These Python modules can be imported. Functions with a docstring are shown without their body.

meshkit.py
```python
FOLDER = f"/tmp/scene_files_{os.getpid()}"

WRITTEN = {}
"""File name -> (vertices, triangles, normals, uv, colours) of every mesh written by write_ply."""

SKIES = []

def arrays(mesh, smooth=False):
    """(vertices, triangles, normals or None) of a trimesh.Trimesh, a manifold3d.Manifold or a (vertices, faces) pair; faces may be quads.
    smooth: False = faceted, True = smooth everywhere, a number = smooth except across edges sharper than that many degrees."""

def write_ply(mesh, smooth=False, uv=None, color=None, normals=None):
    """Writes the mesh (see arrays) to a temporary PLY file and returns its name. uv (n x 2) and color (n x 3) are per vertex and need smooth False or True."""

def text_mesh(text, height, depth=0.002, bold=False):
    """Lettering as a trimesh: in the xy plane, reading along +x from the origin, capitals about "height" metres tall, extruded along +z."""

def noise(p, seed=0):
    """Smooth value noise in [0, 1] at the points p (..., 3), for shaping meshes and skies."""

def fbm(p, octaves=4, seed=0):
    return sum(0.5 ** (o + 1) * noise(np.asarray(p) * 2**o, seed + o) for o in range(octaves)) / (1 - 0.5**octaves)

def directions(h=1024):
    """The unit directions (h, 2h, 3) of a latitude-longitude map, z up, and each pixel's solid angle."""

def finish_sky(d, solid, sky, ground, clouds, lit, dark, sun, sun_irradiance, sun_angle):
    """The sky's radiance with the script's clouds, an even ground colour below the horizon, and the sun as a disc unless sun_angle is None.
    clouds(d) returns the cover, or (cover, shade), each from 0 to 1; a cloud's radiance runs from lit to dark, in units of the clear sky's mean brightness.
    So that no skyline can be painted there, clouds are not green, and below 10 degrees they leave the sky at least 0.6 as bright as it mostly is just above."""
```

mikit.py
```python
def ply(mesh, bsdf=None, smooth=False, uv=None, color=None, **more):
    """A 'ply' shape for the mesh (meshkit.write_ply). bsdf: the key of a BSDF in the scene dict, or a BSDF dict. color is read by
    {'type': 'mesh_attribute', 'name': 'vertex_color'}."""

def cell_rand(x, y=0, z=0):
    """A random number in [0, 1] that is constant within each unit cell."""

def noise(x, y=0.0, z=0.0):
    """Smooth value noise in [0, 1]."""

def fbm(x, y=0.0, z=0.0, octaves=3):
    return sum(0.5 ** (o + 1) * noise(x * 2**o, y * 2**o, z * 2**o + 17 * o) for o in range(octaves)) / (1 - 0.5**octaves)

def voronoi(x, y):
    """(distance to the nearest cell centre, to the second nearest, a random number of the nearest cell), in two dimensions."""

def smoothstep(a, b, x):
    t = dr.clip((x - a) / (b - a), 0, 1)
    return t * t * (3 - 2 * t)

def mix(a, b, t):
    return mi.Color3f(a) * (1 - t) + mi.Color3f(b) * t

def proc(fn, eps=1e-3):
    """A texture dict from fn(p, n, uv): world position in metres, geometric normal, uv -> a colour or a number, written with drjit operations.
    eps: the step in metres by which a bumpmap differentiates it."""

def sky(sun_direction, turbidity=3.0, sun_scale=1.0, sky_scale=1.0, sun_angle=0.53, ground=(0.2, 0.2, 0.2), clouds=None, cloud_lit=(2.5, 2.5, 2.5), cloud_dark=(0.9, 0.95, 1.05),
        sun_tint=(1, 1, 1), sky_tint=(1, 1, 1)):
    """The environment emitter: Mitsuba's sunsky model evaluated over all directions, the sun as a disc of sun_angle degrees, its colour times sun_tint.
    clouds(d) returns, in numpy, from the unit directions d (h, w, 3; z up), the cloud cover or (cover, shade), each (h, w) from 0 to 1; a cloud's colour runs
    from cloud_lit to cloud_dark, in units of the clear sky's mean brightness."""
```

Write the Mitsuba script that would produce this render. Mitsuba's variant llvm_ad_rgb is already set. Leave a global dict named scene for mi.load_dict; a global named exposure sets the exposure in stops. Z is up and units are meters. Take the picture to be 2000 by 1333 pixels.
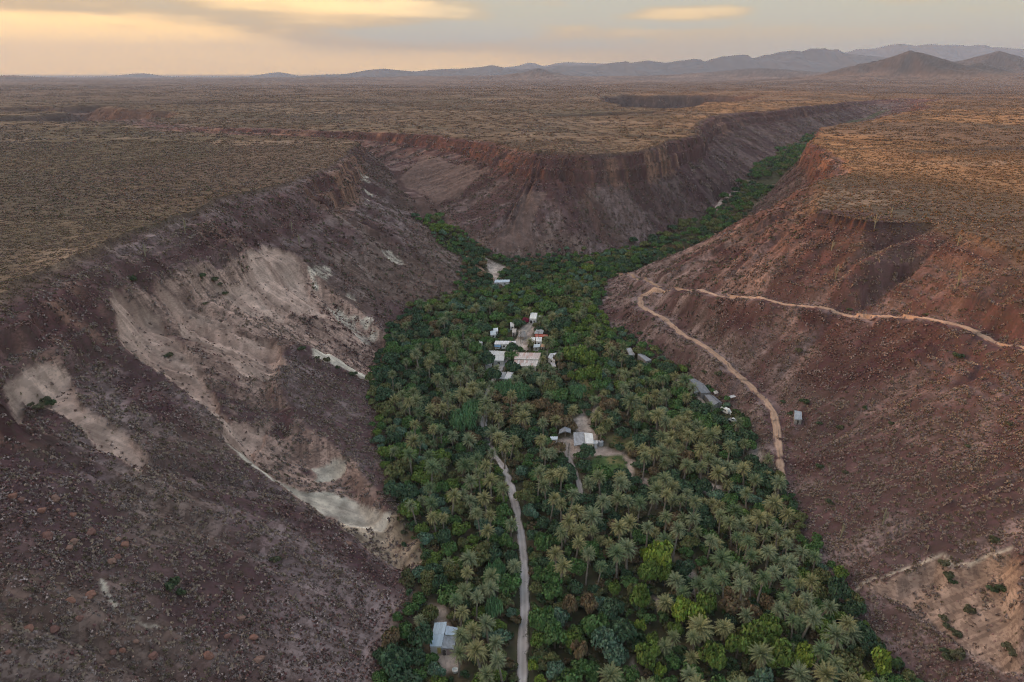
import math, numpy as np, trimesh, mitsuba as mi, mikit, meshkit
from scipy import ndimage
import shapely
from shapely import Polygon, LineString, contains_xy, prepare, points, distance
T = mi.ScalarTransform4f
scene, labels = {}, {}
rng = np.random.default_rng(11)

# ---------------------------------------------------------------- camera, air, sky, exposure
CAM = np.array([0.0, 0.0, 140.0])
PITCH = math.radians(21.2774)
scene['camera'] = {'type': 'perspective', 'fov': 73.71, 'fov_axis': 'x', 'near_clip': 1.0, 'far_clip': 90000.0,
                   'to_world': T().look_at(origin=CAM.tolist(), target=[0, math.cos(PITCH), 140 - math.sin(PITCH)], up=[0, 0, 1]),
                   'medium': {'type': 'ref', 'id': 'haze_air'}}
HAZE = 4.6e-5
scene['haze_air'] = {'type': 'homogeneous', 'albedo': {'type': 'rgb', 'value': [0.57, 0.69, 0.92]}, 'sigma_t': HAZE}


def sky_clouds(d):
    """A dusty veil low all round, glowing towards the sun, below drawn-out high streaks."""
    az, el = np.arctan2(d[..., 0], d[..., 1]), np.degrees(np.arcsin(np.clip(d[..., 2], 0, 1)))
    sunward = np.arccos(np.clip((d[..., 0] * SUN[0] + d[..., 1] * SUN[1]) / math.hypot(*SUN[:2]) / np.maximum(np.hypot(d[..., 0], d[..., 1]), 1e-6), -1, 1))
    n = lambda sx, sz, s, o=4: meshkit.fbm(np.stack([az * sx + el * .12, el * sz, el * 0 + s], -1), o)
    st = lambda a, b, x: np.clip((x - a) / (b - a), 0, 1) ** 2 * (3 - 2 * np.clip((x - a) / (b - a), 0, 1))
    streak, puff, soft = n(2.6, 0.42, 3.1, 5), n(7.0, 1.0, 6.4, 5), n(2.2, .35, 5.2, 3)
    veil = .94 - .11 * st(2.5, 7, el + 5 * (soft - .5)) - .50 * st(7, 25, el)
    cloud = st(.40, .60, streak * .50 + puff * .38 + soft * .12) * st(1.0, 3.0, el)
    edge = st(.41, .45, streak * .55 + puff * .35 + soft * .10) - st(.45, .52, streak * .55 + puff * .35 + soft * .10)
    cover = veil + (1 - veil) * cloud * .8
    shade = st(.65, 2.1, sunward + 1.3 * (soft - .5)) + .62 * cloud * (.5 + puff) - .12 * edge * st(1.5, 3, el)
    return np.clip(cover, 0, 1), np.clip(shade, 0, 1)


SUN = [-0.95, 0.30, 0.125]
scene['sky'] = mikit.sky(SUN, turbidity=3.0, sun_scale=0.065, sky_scale=1.0, sun_angle=9, clouds=sky_clouds, ground=(0.14, 0.12, 0.10),
                         cloud_lit=(0.82, 0.46, 0.12), cloud_dark=(0.108, 0.104, 0.084), sun_tint=(1.0, 0.64, 0.36), sky_tint=(1.14, 0.97, 0.88))
exposure = 5.72


# ---------------------------------------------------------------- terrain, in world metres (x right, y away, z up)
RIM = [(-168, -260), (-160, -100), (-168, 60), (-165, 175), (-172, 222), (-168, 262), (-164, 311), (-170, 364), (-166, 406), (-148, 459), (-136, 512), (-142, 600), (-158, 700), (-185, 752), (-230, 786),
       (-320, 806), (-418, 832), (-500, 930), (-590, 1040), (-720, 1130), (-690, 1230), (-570, 1180), (-490, 1040), (-400, 932), (-275, 890),
       (-149, 834), (-85, 790), (-28, 735), (2, 665), (18, 618), (65, 600), (110, 640), (140, 690), (206, 817), (240, 950), (312, 1152), (420, 1330), (543, 1441), (660, 1600), (760, 1700), (900, 1950), (1150, 2150), (1300, 2100),
       (1080, 1900), (950, 1640), (891, 1513), (700, 1290), (560, 1090), (444, 968), (399, 915), (372, 850), (320, 740), (300, 663), (272, 580), (240, 500), (196, 440), (170, 390), (150, 340), (166, 318), (200, 318), (206, 270), (214, 200),
       (206, 100), (200, -50), (210, -260)]
FLOOR = [(-33, -260), (-33, 127), (-29, 150), (-27, 176), (-42, 210), (-58, 273), (-68, 316), (-63, 374), (-39, 416), (-26, 440), (-31, 480), (-51, 515), (-66, 545), (-95, 620), (-130, 720), (-190, 800),
         (-186, 804), (-122, 724), (-85, 622), (-52, 544), (-27, 502), (0, 495), (23, 506), (48, 517), (90, 535), (138, 586), (205, 684), (269, 806), (338, 961), (462, 1180), (560, 1340), (680, 1500), (800, 1680), (1000, 1900),
         (1006, 1896), (810, 1670), (700, 1480), (592, 1340), (500, 1170), (405, 1000), (288, 776), (202, 621), (135, 536), (91, 489), (58, 462), (50, 392), (61, 344), (82, 300), (96, 259), (98, 237), (97, 213), (91, 184), (91, 160),
         (94, 144), (95, 127), (98, 60), (100, -260)]
FLOOR_Z = np.array([(0, -260, -3), (35, 127, 0), (35, 200, 0), (20, 300, 1), (0, 380, 3), (10, 440, 4), (0, 480, 7), (-35, 500, 16), (-60, 534, 26), (-90, 620, 40), (-125, 720, 52), (-190, 800, 56), (-418, 860, 54), (-600, 1080, 60),
                    (60, 500, 5), (110, 525, 7), (170, 620, 11), (280, 780, 16), (390, 1000, 21), (580, 1340, 28), (800, 1660, 40), (1000, 1900, 55), (1200, 2100, 66)], float)
FAR_CANYONS = [([(205, 1470), (370, 1430), (470, 1700), (760, 2200), (560, 2330), (300, 2260), (220, 1800)], 74), ([(-840, 1010), (-640, 1060), (-560, 1250), (-660, 1480), (-900, 1700), (-1200, 1800), (-1150, 1600), (-920, 1430), (-860, 1200)], 48),
               ([(-1500, 1620), (-900, 1700), (-300, 1900), (-320, 1960), (-900, 1800), (-1500, 1740)], 16), ([(330, 640), (520, 660), (900, 640), (900, 670), (520, 700), (340, 680)], 9),
               ([(100, 1150), (270, 1180), (260, 1260), (90, 1200)], 12), ([(640, 2700), (1500, 2600), (2400, 2500), (2400, 2680), (1500, 2800), (700, 2850)], 35)]

# zones of the ground in plan: bare erosion scars, dark rubble, trodden dirt, grass; then the centre lines of roads and tracks
SCAR_PINK = [[(-153, 249), (-143, 260), (-127, 248), (-117, 240), (-111, 230), (-102, 218), (-92, 228), (-88, 206), (-93, 197), (-99, 205), (-112, 214), (-122, 218), (-130, 219), (-137, 223), (-143, 233)], [(-137, 343), (-136, 371), (-124, 378), (-114, 366), (-97, 342), (-112, 322), (-118, 299), (-132, 301), (-138, 300), (-133, 325)], [(-147, 270), (-134, 285), (-117, 278), (-108, 281), (-98, 276), (-95, 253), (-106, 247), (-120, 251), (-132, 256)], [(-144, 176), (-139, 195), (-137, 196), (-126, 184), (-116, 181), (-106, 174), (-100, 161), (-108, 163), (-120, 170), (-130, 178), (-139, 177), (-132, 159)]]
SCAR_BOWL = [[(-153, 249), (-146, 281), (-137, 343), (-120, 381), (-87, 367), (-62, 352), (-66, 298), (-87, 298), (-99, 278), (-90, 247), (-78, 231), (-57, 221), (-43, 201), (-30, 185), (-23, 161), (-43, 168), (-59, 175), (-76, 188), (-91, 196), (-106, 211), (-125, 219), (-137, 222)]]
SCAR_PALE = [[(-116, 375), (-109, 393), (-100, 378), (-89, 379), (-74, 357), (-64, 344), (-70, 333), (-84, 342), (-101, 358)], [(-99, 287), (-94, 301), (-83, 299), (-75, 306), (-63, 296), (-67, 292), (-81, 283), (-91, 281)], [(-76, 218), (-68, 222), (-60, 221), (-60, 217), (-71, 210)], [(-93, 198), (-83, 201), (-72, 198), (-65, 207), (-53, 202), (-38, 195), (-44, 190), (-59, 190), (-67, 191), (-76, 188), (-87, 193)], [(-91, 428), (-81, 441), (-68, 440), (-73, 433), (-88, 423)], [(160, 218), (168, 229), (170, 227), (161, 213), (156, 209)], [(-94, 124), (-94, 127), (-88, 120), (-89, 118)], [(-86, 120), (-77, 119), (-77, 117), (-85, 119)], [(-126, 582), (-121, 586), (-112, 571), (-109, 509)]]
SCAR_TAIL = [[(-61, 193), (-38, 195), (-30, 185), (-25, 168), (-25, 159), (-33, 169), (-48, 176)], [(-25, 159), (-19, 153), (-22, 151), (-25, 151)], [(9, 576), (30, 576), (27, 562), (16, 542), (19, 506), (8, 519), (0, 506), (-16, 513), (0, 546)], [(-109, 674), (-93, 751), (-19, 644), (-44, 594), (-66, 591)]]
SCAR_ORANGE = [[(98, 155), (108, 154), (119, 156), (120, 151), (135, 147), (117, 117), (113, 119), (109, 131), (105, 145)]]
RUBBLE = [[(152, 361), (179, 340), (194, 321), (199, 262), (193, 252), (183, 298), (162, 308), (139, 333)], [(128, 301), (153, 276), (169, 247), (162, 235), (137, 236), (122, 244), (120, 271), (132, 277)], [(106, 336), (121, 308), (111, 291), (100, 311)], [(49, 416), (72, 380), (74, 361), (54, 376)], [(119, 410), (138, 380), (129, 359), (117, 390)], [(-153, 193), (-160, 228), (-155, 269), (-152, 348), (-127, 448), (-118, 437), (-139, 349), (-146, 283), (-155, 248), (-143, 230), (-140, 198), (-148, 183)], [(-82, 198), (-87, 193), (-70, 181), (-47, 171), (-31, 165), (-28, 149), (-44, 157), (-59, 162), (-72, 168)], [(91, 241), (126, 211), (122, 205), (104, 213)], [(-125, 219), (-134, 217), (-134, 202), (-111, 188), (-93, 193), (-96, 197)]]
DIRT = [[(17, 243), (26, 250), (28, 268), (32, 273), (36, 257), (37, 243), (44, 238), (49, 231), (45, 215), (42, 215), (43, 231), (26, 234), (24, 229), (20, 234)], [(-7, 309), (-4, 329), (-3, 336), (1, 343), (3, 357), (3, 367), (8, 380), (15, 382), (12, 361), (10, 348), (8, 339), (0, 336), (-2, 319)], [(51, 172), (54, 171), (56, 160), (53, 155), (49, 160)], [(48, 220), (53, 218), (50, 208), (46, 210)], [(73, 216), (78, 214), (73, 208), (69, 209)], [(-26, 153), (-20, 154), (-18, 147), (-13, 140), (-12, 127), (-20, 127), (-20, 135), (-22, 146)], [(93, 237), (99, 243), (98, 228), (93, 219), (92, 228)], [(83, 302), (90, 298), (92, 293), (94, 291), (94, 288), (91, 291), (88, 298)], [(29, 127), (33, 135), (33, 127)], [(40, 160), (44, 154), (41, 148), (39, 152)], [(-23, 496), (-4, 493), (-10, 448), (-16, 460)]]
GRASS = [[(25, 232), (44, 235), (45, 222), (37, 216), (27, 220)], [(37, 250), (55, 254), (50, 237), (41, 239)], [(29, 309), (41, 300), (37, 281), (29, 286)]]
SCAR_PALE.append([(round(a, 1), round(b, 1)) for a, b in LineString([(98.0, 154.8), (102.2, 155.6), (108.4, 155.2), (113.7, 155.3), (119.2, 156.2), (119.8, 152.4), (124.5, 149.6), (131.2, 148.2), (135.1, 146.9)]).buffer(.8).exterior.coords])      # the pale cut edge at the right
TRACKS = {
    'dirt_road': (1.35, [(1.6, 40.0), (1.9, 100.0), (2.3, 127.0), (3.4, 145.9), (4.0, 159.4), (3.5, 175.6), (2.7, 188.5), (1.4, 199.9), (-0.6, 212.0), (-2.3, 222.3), (-5.0, 229.7), (-9.2, 237.3), (-11.7, 249.5), (-12.8, 267.4), (-11.9, 285.5), (-10.4, 298.7), (-8.1, 309.1), (-5.2, 319.2), (-2.1, 330.0), (1.1, 336.3)]),
    'yard_path': (1.0, [(24.4, 204.7), (25.0, 214.4), (23.7, 223.7), (21.9, 231.1), (21.2, 238.1), (22.5, 243.8)]),
    'garden_path': (0.9, [(32.8, 258.9), (37.0, 272.9), (39.0, 277.9), (42.5, 287.4), (42.2, 297.2)]),
    'village_street': (2.0, [(1.1, 336.3), (3.4, 348.2), (5.2, 361.2), (8.9, 373.0), (12.8, 383.6)]),
    'hillside_track': (1.5, [(185.7, 190.0), (181.7, 206.0), (177.7, 220.0), (178.6, 231.1), (172.6, 239.6), (168.7, 249.2), (163.9, 260.9), (153.2, 280.1), (138.2, 291.5), (130.3, 300.1), (122.0, 309.7), (111.5, 330.5), (101.0, 348.5), (95.1, 368.7), (88.1, 389.1), (78.2, 391.6), (73.4, 383.5), (75.5, 367.4), (80.7, 350.5), (89.9, 330.2), (95.3, 310.5), (100.7, 294.0), (104.6, 282.8), (108.6, 273.5), (110.4, 261.8), (109.1, 251.4), (105.8, 240.2), (102.8, 229.2), (99.5, 216.7)]),
    'upper_track': (1.1, [(88.1, 389.1), (82.3, 403.5), (81.2, 435.7), (79.1, 475.1), (71.5, 486.1)]),
    'foot_path': (1.2, [(78.4, 306.0), (81.2, 298.4), (84.3, 289.0), (86.3, 275.9)]),
    'back_path': (1.2, [(-35.9, 492.1), (-26.0, 481.7), (-20.2, 473.9), (-14.3, 460.7), (-8.8, 452.2)]),
    'canyon_path': (2.0, [(204.1, 684.8), (214.6, 714.5), (230.2, 740.7), (247.8, 767.7), (258.6, 789.9)]),
}
GX0, GY0, GX1, GY1, GS = -1150, -280, 1450, 2300, 2.0


def raster(poly):
    p = Polygon(poly)
    prepare(p)
    x, y = np.meshgrid(np.arange(GX0, GX1, GS), np.arange(GY0, GY1, GS))
    return contains_xy(p, x, y)


in_rim, in_floor = raster(RIM), raster(FLOOR)
d_floor, (near_j, near_i) = ndimage.distance_transform_edt(~in_floor, sampling=GS, return_indices=True)
d_rim = ndimage.distance_transform_edt(in_rim, sampling=GS)
d_out = ndimage.distance_transform_edt(~in_rim, sampling=GS)
d_inner = ndimage.distance_transform_edt(in_floor, sampling=GS)
near_x = ndimage.gaussian_filter(GX0 + GS * near_i.astype(float), 2)
near_y = ndimage.gaussian_filter(GY0 + GS * near_j.astype(float), 2)


def grid(a, x, y, fill=None):
    c = [(np.asarray(y) - GY0) / GS, (np.asarray(x) - GX0) / GS]
    return ndimage.map_coordinates(a, c, order=1, mode='nearest')


def sm(a, b, x):
    t = np.clip((x - a) / (b - a), 0, 1)
    return t * t * (3 - 2 * t)


NOISE = np.random.default_rng(5).random((512, 512)).astype(np.float32)


def nz(x, y, s, seed=0, o=3):
    """Smooth noise about zero with features of s metres."""
    x, y = np.asarray(x, np.float32) / s, np.asarray(y, np.float32) / s
    out = 0
    for k in range(o):
        c, d = math.cos(0.6 * k + seed), math.sin(0.6 * k + seed)
        u, v = (x * c - y * d) * 2**k + 37.3 * seed + 11 * k, (x * d + y * c) * 2**k + 91.7 * seed + 7 * k
        out = out + 0.5 ** (k + 1) * ndimage.map_coordinates(NOISE, [v, u], order=2, mode='grid-wrap', prefilter=False)
    return (out / (1 - 0.5**o) - 0.5).astype(float) * 1.5


def floor_z(x, y):
    w = 1 / ((x[..., None] - FLOOR_Z[:, 0]) ** 2 + (y[..., None] - FLOOR_Z[:, 1]) ** 2 + 60) ** 1.5
    return (w * FLOOR_Z[:, 2]).sum(-1) / w.sum(-1)


HILLS = [  # (x, y, half width, half depth, height, seed): hills that stand on the far plain
    (3228, 6000, 560, 620, 255, 1), (3700, 5850, 480, 500, 150, 2), (4300, 5400, 1100, 700, 120, 3), (2900, 5600, 1000, 500, 75, 8),
    (5500, 8400, 900, 800, 320, 4), (313, 9000, 420, 500, 150, 5), (150, 9200, 1900, 700, 85, 6), (-700, 10500, 3000, 900, 60, 9), (-7600, 11000, 900, 700, 60, 10), (3300, 9800, 1800, 900, 150, 11), (-7109, 10400, 350, 500, 62, 12)]


def far_hills(x, y):
    h = np.zeros_like(x)
    for hx, hy, w, dd, H, s in HILLS:
        q = np.sqrt(((x - hx) / w) ** 2 + ((y - hy) / dd) ** 2) * (1 + 0.5 * nz(x, y, w * 0.5, s))
        ang = np.arctan2(y - hy, x - hx)
        rib = nz(np.cos(ang) * 900, np.sin(ang) * 900, 260, s + 40, 3)
        h = np.maximum(h, H * np.exp(-1.15 * q ** 1.2) * (1 + 0.7 * rib * sm(0.1, 0.8, q)) - 0.02 * H)
    return h


def land_raw(x, y):
    """Ground height and, per point, what it is made of: dict of fields."""
    x, y = np.asarray(x, float), np.asarray(y, float)
    inside_grid = (x > GX0) & (x < GX1 - 4) & (y > GY0) & (y < GY1 - 4)
    wx, wy = nz(x, y, 46, 3) * 16 + nz(x, y, 14, 4, 2) * 4, nz(x, y, 46, 5) * 16 + nz(x, y, 14, 6, 2) * 4
    gx, gy = x + wx, y + wy
    df, dr, do, di = grid(d_floor, x + wx * .4, y + wy * .4), grid(d_rim, gx, gy), grid(d_out, gx, gy), grid(d_inner, x, y)
    far = np.where(inside_grid, 0.0, 1.0)
    t = np.where(far > 0, 1.0, df / np.maximum(df + dr, 1e-3))
    t = np.where(do > 0, 1.0, t)
    nx_, ny_ = grid(near_x, x, y), grid(near_y, x, y)
    vee = np.minimum(np.abs(nz(nx_, ny_, 30, 21, 2)) / .16, 1) * .6 + np.minimum(np.abs(nz(nx_ + wx * .3, ny_ + wy * .3, 12, 22, 2)) / .16, 1) * .4 - .75       # V-shaped gullies straight down the slope
    gul = vee * .45 + nz(x, y, 30, 23) * 0.35 + nz(nx_, ny_, 60, 24, 2) * .35
    rough = nz(x, y, 60, 25, 2)
    cliff = np.clip(0.60 + 1.5 * nz(x, y, 90, 26, 2) + .3 * sm(420, 600, y) - .45 * sm(60, 120, x) * sm(480, 400, y), 0.10, 1)
    fis = nz(nx_, ny_, 5, 27, 2) * sm(.5, .7, t) * (1 - sm(.95, 1, t))
    tt = np.clip(t + 0.10 * gul * sm(0, .3, t) * (1 - sm(.75, 1, t)) + .07 * fis + .05 * nz(x, y, 9, 28, 2) * sm(.5, .7, t) * (1 - sm(.95, 1, t)), 0, 1)
    soft = np.interp(tt, [0, .06, .3, .6, .8, .9, .97, 1], [0, .02, .24, .58, .80, .90, .965, 1])
    hard = np.interp(tt, [0, .06, .3, .62, .76, .785, .85, .875, .95, 1], [0, .02, .22, .51, .62, .79, .83, .955, .985, 1])
    p = soft * (1 - cliff) + hard * cliff
    zf = floor_z(x, y) + nz(x, y, 35, 7) * 1.5
    dist = np.hypot(x, y)
    zr = 76 + nz(x, y, 220, 8) * np.clip(4 + dist * 0.004, 4, 22) + nz(x, y, 40, 9) * 2.0 + nz(x, y, 900, 10) * np.clip((dist - 900) * 0.02, 0, 30)
    zr = zr + sm(0, 60, do) * 1.5
    z = zf + (zr - zf) * p
    step = 2.6 + 0 * z
    fl = np.floor(z / step)
    led = np.clip(nz(x, y, 24, 29, 2) * 5 + .2, 0, 1) * sm(.45, .62, t) * (1 - sm(.93, 1, t))
    z = z * (1 - .7 * led) + .7 * led * step * (fl + sm(.55, .95, z / step - fl))
    z = z + (gul * 5.5 * sm(0.02, .3, t) * (1 - sm(.7, 1, t)))
    z = z + nz(x, y, 5, 11, 2) * 0.9 * sm(0.02, .15, t) * (1 - .5 * (t >= 1))
    cut = np.zeros(x.shape)
    for poly, depth in FAR_CANYONS:
        c = np.array(poly).mean(0)
        near = np.hypot(x - c[0], y - c[1]) < 1600
        if near.any():
            P = Polygon(poly)
            xx, yy = x[near] + nz(x[near], y[near], 160, 31) * 150, y[near] + nz(x[near], y[near], 160, 32) * 150
            prepare(P)
            ins = contains_xy(P, xx, yy)
            sdn = np.where(ins, distance(P.exterior, points(xx, yy)), 0)
            z[near] -= depth * sm(0, max(25, depth * 1.3), sdn)
            cut[near] = np.maximum(cut[near], sm(0, 22, sdn))
    away = dist > 2500
    if away.any():
        z[away] += far_hills(x[away], y[away])
    return z, dict(t=t, df=df, dr=dr, do=do, di=di, gul=gul, cliff=cliff, tt=tt, nx=nx_, ny=ny_, dist=dist, cut=cut)


def mask(polys, x, y, ramp, warp=2.5, seed=70):
    """0 outside the polygons, 1 more than ramp metres inside, ragged at the edge."""
    out = np.zeros(x.shape)
    for k, poly in enumerate(polys):
        P = Polygon(poly)
        if not P.is_valid:
            P = P.buffer(0)
        x0, y0, x1, y1 = P.bounds
        m = (x > x0 - 8) & (x < x1 + 8) & (y > y0 - 8) & (y < y1 + 8)
        if not m.any():
            continue
        xx, yy = x[m] + nz(x[m], y[m], 7, seed) * 2.2 * warp + nz(x[m], y[m], 2, seed + 2, 2) * .6 * warp, y[m] + nz(x[m], y[m], 7, seed + 1) * 2.2 * warp
        prepare(P)
        ins = contains_xy(P, xx, yy)
        d = np.zeros(len(xx))
        d[ins] = distance(P.boundary, points(xx[ins], yy[ins]))
        out[m] = np.maximum(out[m], np.clip(d / ramp, 0, 1))
    return out


def smooth_line(pts, step=1.5):
    p = np.array(pts, float)
    for _ in range(3):
        q = np.empty((2 * len(p), 2))
        q[0::2], q[1::2] = np.vstack([p[:1], .75 * p[:-1] + .25 * p[1:]]), np.vstack([.25 * p[:-1] + .75 * p[1:], p[-1:]])
        p = q
    L = LineString(p)
    return np.array([L.interpolate(t).coords[0] for t in np.linspace(0, L.length, max(2, int(L.length / step)))])


LINES = {}
for name, (half, pts) in TRACKS.items():
    p = smooth_line(pts)
    LINES[name] = (half, p, ndimage.gaussian_filter1d(land_raw(p[:, 0], p[:, 1])[0], 8, mode='nearest'))
PADS = []      # (polygon, height): ground levelled under buildings, filled below


def land(x, y):
    x, y = np.asarray(x, float), np.asarray(y, float)
    z, F = land_raw(x, y)
    near = (x > -260) & (x < 300) & (y > -60) & (y < 840)
    xs, ys_, zs = x[near], y[near], z[near]
    F['road'] = np.full(x.shape, 99.0)
    if near.any():
        rill = 1 - np.minimum(np.abs(nz(F['nx'][near], F['ny'][near], 9, 33, 2)) / .14, 1)
        bowl = sm(0, 1, mask(SCAR_BOWL, xs, ys_, 9))
        zs = zs - bowl * (6.5 + 2.4 * rill + 2.0 * nz(xs, ys_, 11, 34, 2)) - 2.2 * sm(0, 1, mask(SCAR_PINK, xs, ys_, 1.6)) - 1.0 * mask(SCAR_PALE, xs, ys_, 2) - 5.0 * sm(0, 1, mask(SCAR_ORANGE, xs, ys_, 4, 1.5))
        road = np.full(xs.shape, 99.0)
        for half, p, pz in LINES.values():
            lo, hi = p.min(0) - 12, p.max(0) + 12
            m = (xs > lo[0]) & (xs < hi[0]) & (ys_ > lo[1]) & (ys_ < hi[1])
            if not m.any():
                continue
            L = LineString(p)
            P = points(xs[m], ys_[m])
            d = distance(L, P)
            k = d < half + 9.5
            zi = np.interp(shapely.line_locate_point(L, P[k]), np.linspace(0, L.length, len(p)), pz)
            w = 1 - sm(half + 1.3, half + (9 if half > 1.4 else 5), d[k])
            zm = zs[m]
            zm[k] = zm[k] * (1 - w) + zi * w
            zs[m] = zm
            rm = road[m]
            road[m] = np.minimum(rm, d - half)
        z[near] = zs
        r = F['road']
        r[near] = road
    for poly, h in PADS:
        P = Polygon(poly)
        x0, y0, x1, y1 = P.bounds
        m = (x > x0 - 6) & (x < x1 + 6) & (y > y0 - 6) & (y < y1 + 6)
        if m.any():
            w = 1 - sm(0.8, 4, distance(P, points(x[m], y[m])))
            z[m] = z[m] * (1 - w) + h * w
    return z, F


def build_axes():
    ys = [-150.0]
    while ys[-1] < 34000:
        y = ys[-1]
        ys.append(y + (0.62 + 0.0018 * max(y, 0) if y < 1800 else 0.0125 * y - 18.6))
    return np.array(ys), np.linspace(-1, 1, 960)


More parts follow.
